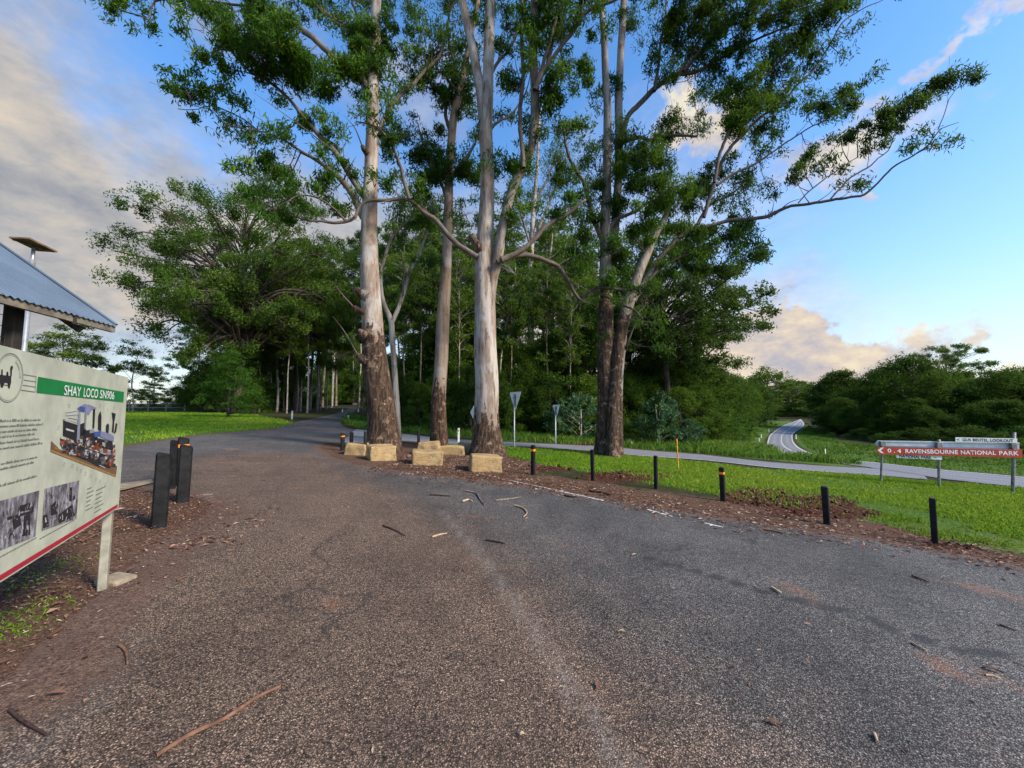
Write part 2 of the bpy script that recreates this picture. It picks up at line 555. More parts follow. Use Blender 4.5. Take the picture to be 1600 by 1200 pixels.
# car park: coarse chip seal with dust, worn tracks and litter drifting in from its edge
m, t = new_mat('chip seal')
o = t.n('ShaderNodeTexCoord').outputs['Object']
v1 = t.n('ShaderNodeTexVoronoi', {'Vector': o, 'Scale': 115.0, 'Randomness': 1.0})
s1 = t.n('ShaderNodeSeparateColor', {0: v1.outputs['Color']}).outputs
v2 = t.n('ShaderNodeTexVoronoi', {'Vector': o, 'Scale': 66.0, 'Randomness': 1.0})
s2 = t.n('ShaderNodeSeparateColor', {0: v2.outputs['Color']}).outputs
chip = t.ramp(s1[0], [(0.0, (0.020, 0.019, 0.021)), (0.4, (0.066, 0.062, 0.058)), (0.75, (0.118, 0.112, 0.105)), (0.93, (0.168, 0.160, 0.150)), (1.0, (0.27, 0.26, 0.25))])
chip2 = t.ramp(s2[0], [(0.0, (0.016, 0.016, 0.017)), (0.5, (0.074, 0.070, 0.065)), (0.9, (0.152, 0.145, 0.136)), (1.0, (0.26, 0.25, 0.245))])
chip = t.mix(t.smooth(t.noise(o, 0.9, 3.0), 0.45, 0.62, 0.12, 0.45), chip, chip2)
gap = t.math('MULTIPLY', t.smooth(v1.outputs['Distance'], 0.30, 0.62, 1.9, 0.36), t.smooth(v2.outputs['Distance'], 0.35, 0.70, 1.1, 0.6))
chip = t.vmath('MULTIPLY', chip, t.n('ShaderNodeCombineXYZ', {0: gap, 1: gap, 2: gap}).outputs[0])
big = t.noise(o, 0.55, 5.0, 0.6)
mid = t.noise(o, 2.3, 5.0, 0.65)
fine = t.noise(o, 30.0, 3.0, 0.7)
tone = t.smooth(t.math('ADD', t.math('MULTIPLY', big, 0.6), t.math('MULTIPLY', mid, 0.4)), 0.36, 0.64, 0.72, 1.25)
chip = t.vmath('MULTIPLY', chip, t.n('ShaderNodeCombineXYZ', {0: tone, 1: tone, 2: tone}).outputs[0])
st = t.math('ADD', t.attr('stain'), t.math('MULTIPLY', t.math('SUBTRACT', mid, 0.5), 0.7))
chip = t.mix(t.smooth(st, 0.0, 0.9, 0.04, 0.9), chip, t.vmath('MULTIPLY', chip, (1.42, 0.97, 0.68)))
dust = t.math('MULTIPLY', t.smooth(st, 0.3, 1.0), t.smooth(fine, 0.42, 0.66, 0.0, 0.32))
chip = t.mix(dust, chip, (0.150, 0.104, 0.078))
spot = t.math('MULTIPLY', t.smooth(t.noise(o, 1.15, 3.0, 0.5), 0.64, 0.74), t.smooth(fine, 0.38, 0.6, 0.1, 0.8))
chip = t.mix(t.math('MULTIPLY', spot, 0.8), chip, (0.26, 0.105, 0.05))
chip = t.mix(t.math('MULTIPLY', t.smooth(t.attr('pale'), 0.25, 1.0), t.smooth(fine, 0.4, 0.6, 0.2, 0.7)), chip, (0.30, 0.275, 0.245))
chip = t.mix(t.math('MULTIPLY', t.smooth(t.math('ADD', t.attr('dark'), t.math('MULTIPLY', t.math('SUBTRACT', mid, 0.5), 0.9)), 0.35, 0.8), 0.75), chip, (0.020, 0.020, 0.022))
chip = t.mix(t.math('MULTIPLY', t.smooth(t.attr('white'), 0.3, 0.8), t.smooth(s1[1], 0.35, 0.5)), chip, (0.62, 0.60, 0.57))
crk = t.n('ShaderNodeTexVoronoi', {'Vector': t.vmath('ADD', o, t.vmath('MULTIPLY', t.noise(o, 2.0, 4.0, 0.6, 'Color'), (0.9, 0.9, 0.0))), 'Scale': 0.42}, feature='DISTANCE_TO_EDGE').outputs['Distance']
crk = t.math('MULTIPLY', t.smooth(crk, 0.010, 0.002), t.smooth(t.noise(o, 0.8, 3.0), 0.50, 0.60))
chip = t.mix(t.math('MULTIPLY', crk, 0.6), chip, (0.020, 0.019, 0.018))
lit, litb = litter_col(t, o)
ed = t.math('ADD', t.attr('edge'), t.math('ADD', t.math('MULTIPLY', t.math('SUBTRACT', mid, 0.5), 0.9), t.math('MULTIPLY', t.math('SUBTRACT', fine, 0.5), 0.7)))
ed = t.math('SUBTRACT', ed, t.math('MULTIPLY', t.attr('loose'), 0.25))
c = t.mix(t.math('MULTIPLY', t.smooth(ed, 0.02, 0.42, 1.0, 0.0), t.smooth(t.attr('loose'), 0.0, 1.0, 1.0, 0.92)), chip, lit)
hh = t.math('ADD', t.math('SUBTRACT', 1.0, t.math('MULTIPLY', v1.outputs['Distance'], 1.2)), t.math('MULTIPLY', t.math('SUBTRACT', 1.0, t.math('MULTIPLY', v2.outputs['Distance'], 1.2)), 0.4))
finish(t, c, 0.78, t.math('ADD', hh, t.math('MULTIPLY', s1[2], 0.7)), 0.6, 0.006, spec=0.35)
M['chip'] = m

# through roads: finer grey asphalt
m, t = new_mat('asphalt')
o = t.n('ShaderNodeTexCoord').outputs['Object']
v1 = t.n('ShaderNodeTexVoronoi', {'Vector': o, 'Scale': 60.0})
k = t.n('ShaderNodeSeparateColor', {0: v1.outputs['Color']}).outputs[0]
c = t.ramp(k, [(0.0, (0.130, 0.136, 0.150)), (1.0, (0.265, 0.272, 0.292))])
nb = t.noise(o, 0.7, 5.0, 0.6)
c = t.mix(t.smooth(nb, 0.4, 0.7, 0.0, 0.35), c, (0.15, 0.135, 0.125))
trk = t.attr('track')
c = t.mix(t.math('MULTIPLY', trk, 0.35), c, (0.055, 0.056, 0.064))
lit, litb = litter_col(t, o)
ed = t.math('ADD', t.attr('edge'), t.math('MULTIPLY', t.math('SUBTRACT', t.noise(o, 2.0, 5.0), 0.5), 1.0))
c = t.mix(t.smooth(ed, 0.0, 0.3, 0.85, 0.0), c, lit)
finish(t, c, 0.75, k, 0.4, 0.006, spec=0.35)
M['asphalt'] = m

m, t = new_mat('worn road paint')
o = t.n('ShaderNodeTexCoord').outputs['Object']
c = t.mix(t.smooth(t.noise(o, 16.0, 5.0, 0.7), 0.44, 0.62), (0.60, 0.60, 0.58), (0.19, 0.185, 0.18))
finish(t, c, 0.7)
M['paint'] = m

# ------------------------------------------------------------------ ground sheet and roads
PARK = np.concatenate([
    np.array([[-2.7, -9.0], [-2.6, 0.6]]),
    gpoly([(0, 1075), (60, 1010), (150, 935), (235, 855), (320, 806), (330, 787), (300, 777), (245, 771), (195, 762), (90, 757),
           (90, 712), (195, 697), (300, 681), (420, 671), (450, 668), (600, 690), (545, 691), (508, 692), (500, 700), (520, 714), (560, 727),
           (640, 738), (730, 748), (790, 755), (880, 768), (1000, 788), (1130, 808), (1290, 832), (1400, 848), (1500, 866), (1600, 886), (1800, 930)]),
    np.array([[14.0, -9.0]])])
LAWN = gpoly([(60, 706), (195, 696), (300, 680), (420, 670), (452, 665), (446, 657), (400, 649), (330, 645), (195, 643), (20, 645)])
VERGE = gpoly([(640, 691), (700, 695), (860, 703), (1000, 714), (1200, 734), (1300, 741), (1400, 747), (1500, 755), (1600, 764), (1780, 790),
               (1780, 910), (1600, 868), (1450, 838), (1380, 818), (1290, 803), (1130, 775), (1000, 752), (900, 735), (830, 722), (760, 703)])
BANK = gpoly([(560, 669), (640, 677), (780, 688), (930, 696), (1100, 709), (1300, 728), (1400, 734), (1300, 719), (1225, 710), (1196, 698), (1194, 688),
              (1203, 675), (1238, 657), (1150, 660), (1000, 664), (800, 664), (640, 658), (575, 656), (545, 650), (536, 660)])
FARBANK = gpoly([(1258, 666), (1246, 677), (1243, 686), (1250, 696), (1264, 705), (1305, 716), (1417, 728), (1600, 744), (1760, 762), (1760, 730), (1600, 715),
                 (1400, 702), (1310, 690), (1262, 664)])
LEFTBIT = gpoly([(0, 905), (60, 880), (130, 870), (140, 885), (60, 915), (0, 930)])
LEFTBIT2 = gpoly([(0, 960), (60, 930), (100, 945), (60, 985), (0, 1010)])
BEHIND = gpoly([(150, 790), (235, 773), (240, 785), (180, 805)])
ISLAND = gpoly([(508, 692), (620, 690), (690, 694), (760, 702), (840, 725), (800, 758), (640, 738), (560, 726), (500, 705)])
SOILS = [(1185, 775, 60, 13), (1270, 788, 75, 16), (1340, 802, 40, 8), (990, 744, 75, 8), (1050, 694, 34, 4), (1010, 693, 60, 4),
         (930, 695, 40, 3), (860, 732, 40, 4), (1480, 853, 60, 5), (430, 683, 50, 4)]


def soil_mask(pts):
    k = np.zeros(len(pts))
    for px, py, rx, ry in SOILS:
        c = ground(px, py)
        ax = (ground(px + rx, py) - c).to_2d(); ay = (ground(px, py - ry) - c).to_2d()
        A = np.array([[ax.x, ay.x], [ax.y, ay.y]])
        q = np.linalg.solve(A, (pts - np.array([c.x, c.y])).T)
        k = np.maximum(k, smoothstep(np.sqrt((q * q).sum(0)), 1.35, 0.6))
    return k


def turf_mask(pts):
    k = np.zeros(len(pts))
    for poly, soft in ((LAWN, 0.5), (VERGE, 0.35), (BANK, 0.3), (FARBANK, 0.5), (LEFTBIT, 0.1), (LEFTBIT2, 0.1), (BEHIND, 0.1)):
        k = np.maximum(k, smoothstep(sdist(pts, poly), soft, -soft) * (0.42 if poly is LEFTBIT or poly is LEFTBIT2 or poly is BEHIND else 1.0))
    return k


def axis(lo, hi, near, grow, c=0.0):
    r = [c]
    while r[-1] < hi:
        r.append(r[-1] + max(near, grow * abs(r[-1] - c)))
    l = [c]
    while l[-1] > lo:
        l.append(l[-1] - max(near, grow * abs(l[-1] - c)))
    return np.array(sorted(set(l[1:] + r)))


gx = axis(-700, 700, 0.3, 0.026)
gy = axis(-60, 1500, 0.3, 0.026, 5.0)
X, Y = np.meshgrid(gx, gy)
pts = np.stack([X.ravel(), Y.ravel()], 1)
Z = hgt(pts[:, 0], pts[:, 1])
near = (np.abs(pts[:, 0]) < 90) & (pts[:, 1] < 120)
turf_a = np.zeros(len(pts)); soil_a = np.zeros(len(pts)); lit_a = np.zeros(len(pts))
pn = pts[near]
soil_a[near] = soil_mask(pn)
turf_a[near] = turf_mask(pn)
lit_a[near] = np.maximum(smoothstep(sdist(pn, PARK), 3.2, 0.4), smoothstep(sdist(pn, ISLAND), 0.5, 0.0)) * (pn[:, 1] < 40)
nx, ny = len(gx), len(gy)
i, j = np.meshgrid(np.arange(ny - 1), np.arange(nx - 1), indexing='ij')
q = np.stack([i * nx + j, i * nx + j + 1, (i + 1) * nx + j + 1, (i + 1) * nx + j], -1).reshape(-1, 4)
b = MB()
b.add(np.column_stack([pts, Z]), q, smooth=True, turf=turf_a, soil=soil_a, litter=lit_a)
tag(b.build('ground', M['ground']), kind='structure')

STAIN = gpoly([(700, 1500), (590, 1100), (560, 950), (520, 850), (450, 760), (400, 720)])
PALE = gpoly([(690, 800), (760, 880), (830, 980), (930, 1130), (1000, 1230)])
DARK1 = gpoly([(1005, 872), (1080, 892), (1190, 925), (1290, 950), (1360, 965)])
DARK2 = gpoly([(1390, 985), (1480, 1012), (1600, 1032), (1700, 1050)])
GRAV = gpoly([(40, 1180), (150, 1100), (210, 1000)])
WHITE = gpoly([(322, 772), (321, 788)])


def sheet(name, poly, cell, lift, mat, attrs):
    """a sheet over the terrain cut to a polygon, its rim snapped to the outline"""
    lo, hi = poly.min(0) - cell, poly.max(0) + cell
    ax, ay = np.arange(lo[0], hi[0], cell), np.arange(lo[1], hi[1], cell)
    X, Y = np.meshgrid(ax, ay)
    p = np.stack([X.ravel(), Y.ravel()], 1)
    sd = sdist(p, poly)
    nx, ny = len(ax), len(ay)
    i, j = np.meshgrid(np.arange(ny - 1), np.arange(nx - 1), indexing='ij')
    q = np.stack([i * nx + j, i * nx + j + 1, (i + 1) * nx + j + 1, (i + 1) * nx + j], -1).reshape(-1, 4)
    q = q[(sd[q] < 0).any(1)]
    e = 1e-3
    out_ = np.unique(q)[sd[np.unique(q)] > 0]
    po = p[out_]
    gxx = (sdist(po + [e, 0], poly) - sd[out_]) / e
    gyy = (sdist(po + [0, e], poly) - sd[out_]) / e
    p[out_] = po - np.stack([gxx, gyy], 1) * sd[out_][:, None] * 0.98
    used = np.unique(q)
    rem = np.full(len(p), -1); rem[used] = np.arange(len(used))
    pu = p[used]
    b = MB()
    b.add(np.column_stack([pu, hgt(pu[:, 0], pu[:, 1]) + lift]), rem[q], smooth=True, edge=np.maximum(0, -sd[used]), **attrs(pu))
    return tag(b.build(name, mat), kind='structure')


LEFTRIM = gpoly([(0, 1075), (60, 1010), (150, 935), (235, 855), (320, 806)])


def park_attrs(p):
    g = lambda l, w_: np.exp(-(ldist(p, l) / w_) ** 2)
    back = np.exp(-np.maximum(0, p[:, 1] - 9) / 6)
    return dict(stain=np.clip(1.15 * g(STAIN, 1.25) + 0.36 * g(STAIN, 3.0) + 0.3 * back * 0, 0, 1.2), pale=np.maximum(0.62 * g(PALE, 0.14), 0.45 * g(GRAV, 0.2)),
                dark=np.maximum(g(DARK1, 0.10), g(DARK2, 0.09)), white=g(WHITE, 0.07), loose=smoothstep(ldist(p, LEFTRIM), 1.5, 0.0))


sheet('car_park', PARK, 0.14, 0.008, M['chip'], park_attrs)


def strip(name, left, right, lift, mat, across=8, step=0.7, inset=(0.0, 1.0), stop=None):
    """a road sheet lofted between two edge lines read off the photograph"""
    L = gpoly(left) if not isinstance(left, np.ndarray) else left
    R_ = gpoly(right) if not isinstance(right, np.ndarray) else right
    n = 60
    def res(a):
        p, _, par = spline(np.column_stack([a, np.zeros(len(a))]), np.zeros(len(a)), step)
        tt = np.linspace(0, len(a) - 1, n * 3)
        return np.column_stack([np.interp(tt, par, p[:, 0]), np.interp(tt, par, p[:, 1])])
    l, r = res(L), res(R_)
    u = np.linspace(inset[0], inset[1], across + 1)
    G = l[:, None, :] + (r - l)[:, None, :] * u[None, :, None]
    wd_ = np.linalg.norm(r - l, axis=1)[:, None] * np.minimum(u, 1 - u)[None, :]
    tr = np.exp(-((np.abs((u * 2) % 1.0 - 0.5) - 0.25) / 0.09) ** 2)
    k = len(l)
    p = G.reshape(-1, 2)
    i, j = np.meshgrid(np.arange(k - 1), np.arange(across), indexing='ij')
    a1 = across + 1
    q = np.stack([i * a1 + j, i * a1 + j + 1, (i + 1) * a1 + j + 1, (i + 1) * a1 + j], -1).reshape(-1, 4)
    b = MB()
    b.add(np.column_stack([p, hgt(p[:, 0], p[:, 1]) + lift]), q, smooth=True, edge=wd_.ravel(), track=np.tile(tr, k))
    return tag(b.build(name, mat), kind='structure'), l, r


FL = [(398, 677), (436, 669), (462, 660), (500, 652), (525, 646), (540, 640), (548, 637)]
FR = [(660, 691), (578, 677), (540, 668), (532, 660), (538, 652), (552, 644), (559, 638)]
strip('forest_road', FL, FR, 0.014, M['chip'], 12)
SF = [(556, 671), (640, 679), (700, 686), (780, 690), (860, 694), (930, 697), (1000, 703), (1100, 711), (1200, 722), (1300, 729), (1380, 733), (1440, 739)]
SN = [(530, 693), (620, 690), (700, 694), (780, 697), (860, 701), (930, 706), (1000, 713), (1100, 720), (1200, 731), (1300, 739), (1380, 744), (1450, 750)]
_, s_far, s_near = strip('side_road', SF, SN, 0.020, M['asphalt'])
ML = [(1249.5, 655.3), (1225, 664.5), (1206, 677), (1199, 689), (1200, 698), (1214, 706), (1238, 713), (1270, 719), (1330, 727), (1405, 738), (1480, 750), (1600, 763), (1780, 788)]
MR = [(1252.5, 655.6), (1257, 664), (1242, 676), (1239, 686), (1246, 697), (1262, 706), (1279, 711), (1305, 717), (1375, 724), (1417, 729), (1475, 735), (1600, 746), (1780, 764)]
_, m_l, m_r = strip('main_road', ML, MR, 0.026, M['asphalt'])


def line_strip(name, a, b_, u0, u1, lift, mat, rows=None):
    sl = slice(*(rows or (0, None)))
    l, r = a[sl], b_[sl]
    w_ = np.linalg.norm(r - l, axis=1)[:, None]
    c0, c1 = l + (r - l) * (u0 / w_ if u0 >= 1e-9 else 0), l + (r - l) * (u1 / w_)
    n = len(l)
    p = np.concatenate([c0, c1])
    b = MB()
    q = [(k, k + n, k + n + 1, k + 1) for k in range(n - 1)]
    b.add(np.column_stack([p, hgt(p[:, 0], p[:, 1]) + lift]), q, smooth=True)
    return tag(b.build(name, mat), kind='structure')


line_strip('road_edge_line', m_l, m_r, 0.15, 0.42, 0.034, M['paint'], (0, 92))
line_strip('road_edge_line', m_r, m_l, 0.15, 0.42, 0.034, M['paint'])
wmid = np.linalg.norm(m_r - m_l, axis=1)[:, None]
mc = m_l + (m_r - m_l) * 0.5
line_strip('road_centre_line', mc, m_r, 0.0, 0.2, 0.034, M['paint'], (0, 110))
line_strip('side_road_edge_line', s_near, s_far, 0.12, 0.24, 0.028, M['paint'], (90, 165))


def ground_quad(name, pix, lift, mat):
    """a painted mark on the ground along a line of pixels with a width in metres"""
    b = MB()
    for (x0, y0, x1, y1, wdt) in pix:
        a, c = ground(x0, y0), ground(x1, y1)
        n_ = max(2, int((c - a).length / 0.3))
        side = Vector((-(c - a).y, (c - a).x, 0)).normalized() * wdt / 2
        vs = []
        for k in range(n_ + 1):
            p = a.lerp(c, k / n_)
            for s in (-1, 1):
                qv = p + side * s
                vs.append((qv.x, qv.y, float(hgt(qv.x, qv.y)) + lift))
        b.add(vs, [(2 * k, 2 * k + 1, 2 * k + 3, 2 * k + 2) for k in range(n_)])
    return tag(b.build(name, mat), kind='structure')


ground_quad('parking_line', [(800, 752, 870, 767, 0.045), (870, 767, 943, 783, 0.07), (1012, 797, 1050, 808, 0.06), (1100, 818, 1130, 825, 0.045)], 0.013, M['paint'])
M['yellow_paint'] = plain('worn yellow paint', (0.50, 0.29, 0.06), 0.7, var=0.3)
ground_quad('kerb_marking', [(468, 666.6, 494, 667, 0.16)], 0.022, M['yellow_paint'])


# ------------------------------------------------------------------ leaves
def leaf_quads(C, length, width, droop, rs, tint=0.5, flat=0.0):
    """one folded diamond per centre; droop 1 = hanging straight down, 0 = any way; flat lays blades level"""
    n = len(C)
    d = rs.normal(size=(n, 3))
    d /= np.linalg.norm(d, axis=1)[:, None]
    d[:, 2] *= (1 - flat)
    d = d * (1 - droop) + np.array([0, 0, -1.0]) * droop
    d /= np.linalg.norm(d, axis=1)[:, None] + 1e-9
    r = rs.normal(size=(n, 3))
    if flat:
        r[:, 2] *= (1 - flat)
    s = np.cross(d, r); 
    if flat:
        up = np.array([0, 0, 1.0]) + rs.normal(size=(n, 3)) * (1 - flat) * 0.9
        s = np.cross(d, up)
    s /= np.linalg.norm(s, axis=1)[:, None] + 1e-9
    L = length * (0.65 + 0.7 * rs.rand(n))[:, None]
    W = width * (0.7 + 0.6 * rs.rand(n))[:, None] * 0.5
    nrm = np.cross(d, s)
    a = C - d * L * 0.5
    c = C + d * L * 0.5
    m_ = C - d * L * 0.08 + nrm * W * 0.5
    V = np.stack([a, m_ + s * W, c, m_ - s * W], 1).reshape(-1, 3)
    q = np.arange(n * 4).reshape(-1, 4)
    T = np.repeat(np.broadcast_to(tint, (n,)), 4)
    return V, q, T


def clump_pts(c, r, n, rs, hang=0.0):
    p = rs.normal(size=(n, 3))
    p /= np.linalg.norm(p, axis=1)[:, None]
    p *= (rs.rand(n) ** 0.6 * (1 + 0.35 * rs.rand(n)))[:, None]
    p = p * np.asarray(r) + np.asarray(c)
    if hang:
        p[:, 2] -= rs.rand(n) ** 2 * hang
    return p


def unit(v):
    return v / (np.linalg.norm(v) + 1e-9)


# ------------------------------------------------------------------ the big gums, limb by limb
def px_line(line, D0, D1, k=600.0):
    """pixel polyline (x, y, width) to points and radii, running from depth D0 to D1"""
    n = len(line)
    pts, rad = [], []
    for i, (x, y, wpx) in enumerate(line):
        D = D0 + (D1 - D0) * (i / (n - 1)) ** 1.2
        pts.append(P(x, y, D))
        c2 = 1.0 / math.sqrt(1 + ((x - 800) / F) ** 2)
        rad.append(max(wpx * 0.5 * D / k * c2, 0.006))
    return np.array(pts), np.array(rad)


def big_gum(name, label, base, stems, limbs, foliage, stock_px, bark='bark', leafm='gum_leaf', seed=1, leaf=(0.20, 0.046),
            rpx=14.0, per=170, group='tall gum trees round the car park', droop=0.5, stocks=None, spray=1.0):
    rs = np.random.RandomState(seed)
    g0 = ground(*base)
    D = g0.y
    root = empty(name, g0, label, 'tree', group)
    zs0 = P(base[0], stock_px, D).z
    sprays = []
    tb = MB()
    skel = []                                             # (px, py, point) of everything that can carry a twig
    for k, (dd, line) in enumerate(stems):
        pts, rad = px_line(line, D if k == 0 else D + dd[0], D + (dd[1] if isinstance(dd, tuple) else dd))
        if k == 0 or (isinstance(dd, tuple) and len(dd) > 2):
            pts[0] = (pts[0][0], pts[0][1], float(hgt(pts[0][0], pts[0][1])) - 0.15)
        p2, r2, _ = spline(pts, rad, 0.22)
        zs = P(base[0], stocks[k], D).z if stocks and k < len(stocks) else zs0
        flare = k == 0 or (isinstance(dd, tuple) and len(dd) > 2)
        if flare:
            dz = np.maximum(p2[:, 2] - float(hgt(p2[0][0], p2[0][1])), 0)
            r2 = r2 * (1 + 0.16 * np.exp(-dz / 0.35))
        tb.tube(p2, r2, 22 if k == 0 else 16, rough=0.05, seed=seed * 7 + k, stock=p2[:, 2] - zs, thin=np.clip(0.4 - r2 * 4.0, 0, 1))
        skel += [(p, 1.0) for p in p2[len(p2) // 3:]]
    tb.build('trunk', M[bark], root, g0)
    for k, (dd, line) in enumerate(limbs):
        d0, d1 = dd if isinstance(dd, tuple) else (0.0, dd)
        pts, rad = px_line(line, D + d0, D + d1)
        rad = rad * np.linspace(*((1.0, 0.9) if line[0][2] >= 18 else (0.86, 0.76)), len(rad))
        p2, r2, _ = spline(pts, rad, 0.16)
        jit = np.cumsum(rs.normal(size=p2.shape) * 0.012, axis=0)
        jit -= np.linspace(0, 1, len(p2))[:, None] * jit[-1]
        p2 = p2 + jit
        lb = MB()
        Lm0 = np.linalg.norm(np.diff(p2, axis=0), axis=1).sum()
        lb.tube(p2, r2, 10, rough=0.06, seed=seed * 11 + k, stock=np.full(len(p2), 3.0 if Lm0 > 1.2 else -0.25), thin=np.clip(1.3 - r2 * 4.5, 0, 1))
        # a few bare side twigs
        for s in range(max(1, len(p2) // 14)):
            i = rs.randint(len(p2) // 4, len(p2))
            d_ = rs.normal(size=3) * 0.5 + (p2[-1] - p2[0]) / np.linalg.norm(p2[-1] - p2[0]) * 0.6 + np.array([0, 0, 0.35])
            L = 0.5 + rs.rand() * 0.9
            q = [p2[i], p2[i] + d_ * L * 0.5 + rs.normal(size=3) * 0.06, p2[i] + d_ * L + rs.normal(size=3) * 0.12]
            rr = min(r2[i] * 0.4, 0.03)
            lb.tube(q, [rr, rr * 0.6, 0.004], 5, step=0.15, stock=3.0, thin=1.0)
        # rising side branches that fork into leafy twigs
        Lm = np.linalg.norm(np.diff(p2, axis=0), axis=1).sum()
        if Lm > 1.2:
            for s in range(int(spray * (0.3 if line[-1][0] > 1395 or line[0][0] > 1230 else 1.0) * Lm / 0.5)):
                i = int(len(p2) * (0.22 + 0.76 * rs.rand())); i = min(i, len(p2) - 2)
                dl_ = unit(p2[min(i + 3, len(p2) - 1)] - p2[max(i - 3, 0)])
                d_ = unit(dl_ * 0.7 + rs.normal(size=3) * 0.42 + np.array([0, 0, 0.30]))
                L = (0.45 + 1.0 * rs.rand() ** 1.4) * D / 14
                rr = min(r2[i] * 0.45, 0.022)
                q0 = p2[i]; q1 = q0 + d_ * L * 0.5 + rs.normal(size=3) * 0.06; q2 = q1 + unit(d_ + np.array([0, 0, 0.25]) + rs.normal(size=3) * 0.2) * L * 0.5
                lb.tube([q0, q1, q2], [rr, rr * 0.6, 0.004], 5, step=0.2, stock=3.0, thin=1.0)
                sprays.append(q2)
                for _ in range(rs.randint(1, 4)):
                    e = unit(d_ + rs.normal(size=3) * 0.5 + np.array([0, 0, 0.2]))
                    q3 = q1 + (q2 - q1) * rs.rand() ** 0.5
                    q4 = q3 + e * L * (0.25 + 0.3 * rs.rand())
                    lb.tube([q3, (q3 + q4) / 2 + rs.normal(size=3) * 0.03, q4], [0.007, 0.005, 0.003], 4, stock=3.0, thin=1.0)
                    sprays.append(q4)
        lb.build('limb', M[bark], root, g0)
        skel += [(p, 1.0) for p in p2[len(p2) // 5:]]
    if not skel or not foliage:
        return root
    S_ = np.array([s[0] for s in skel])
    Sd = S_ - np.array(EYE)
    cp, sp = math.cos(PITCH), math.sin(PITCH)
    dep = Sd[:, 1] * cp + Sd[:, 2] * sp
    SX = 800 + F * Sd[:, 0] / dep
    SY = 600 - F * (-Sd[:, 1] * sp + Sd[:, 2] * cp) / dep
    cb = MB()
    for (x, y, rx, ry, dens, tint) in foliage:
        d2 = (SX - x) ** 2 + ((SY - y - 0.5 * ry) * 0.9) ** 2
        i = int(np.argmin(d2 * (1 + 0.3 * rs.rand(len(d2)))))
        anchor = S_[i]
        Dc = anchor[1] + rs.normal() * rx / F * D * 0.35
        cen = np.array(P(x, y, max(Dc, D * 0.55)))
        sc = Dc / F
        midp = anchor * 0.45 + cen * 0.55 + np.array([0, 0, -0.10 * np.linalg.norm(cen - anchor)]) + rs.normal(size=3) * 0.08
        seg = np.array([anchor, midp, cen])
        ln = np.linalg.norm(cen - anchor)
        cb.tube(seg, [0.012 + 0.008 * min(ln, 3), 0.014, 0.007], 5, mat=1, step=0.25, stock=3.0, tint=0.3, thin=1.0)
        n = max(1, int(round(dens * 1.9 * rx * ry / (rpx * rpx))))
        for k in range(n):
            a = rs.rand() * 6.283; rr = rs.rand() ** 0.5
            zz = rs.normal() * 0.55
            c = cen + np.array([math.cos(a) * rr * rx * sc, zz * rx * sc, math.sin(a) * rr * ry * sc])
            t0 = rs.rand()
            s0 = (seg[0] * (1 - t0) + seg[1] * t0) if rs.rand() < 0.6 else (seg[1] * (1 - t0) + seg[2] * t0)
            mid_ = (s0 + c) / 2 + rs.normal(size=3) * 0.07 + np.array([0, 0, 0.08])
            cb.tube(np.array([s0, mid_, c]), [0.010, 0.007, 0.004], 4, mat=1, step=0.3, stock=3.0, tint=0.3, thin=1.0)
            for _ in range(2):
                e_ = c + rs.normal(size=3) * rpx * sc * 0.9
                cb.tube(np.array([mid_ * 0.4 + c * 0.6, (c + e_) / 2 + rs.normal(size=3) * 0.03, e_]), [0.006, 0.004, 0.003], 4, mat=1, stock=3.0, tint=0.3, thin=1.0)
            r_m = rpx * sc * (0.72 + 0.85 * rs.rand())
            nl = int(per * 0.86 * (0.45 + 0.55 * min(dens, 1.3)) * (0.6 + 0.8 * rs.rand()))
            pts = clump_pts(c, (r_m * 0.9, r_m * 0.9, r_m * 0.62), nl, rs, hang=r_m * 0.5)
            V, q, T = leaf_quads(pts, leaf[0], leaf[1], droop, rs, np.clip(tint + rs.normal() * 0.19 + rs.normal(size=nl) * 0.05, 0, 1))
            cb.add(V, q, 0, tint=T, stock=3.0)
    for c in sprays:
        if rs.rand() < 0.78:
            r_m = 0.28 * D / 14 * (0.6 + 0.9 * rs.rand())
            nl = int(per * 0.26 * (0.5 + rs.rand()))
            V, q, T = leaf_quads(clump_pts(c, (r_m, r_m, r_m * 0.7), nl, rs, hang=r_m * 0.6), leaf[0], leaf[1], droop, rs, np.clip(0.42 + rs.normal() * 0.13 + rs.normal(size=nl) * 0.05, 0, 1))
            cb.add(V, q, 0, tint=T, stock=3.0)
    cb.build('crown', [M[leafm], M[bark]], root, g0)
    return root


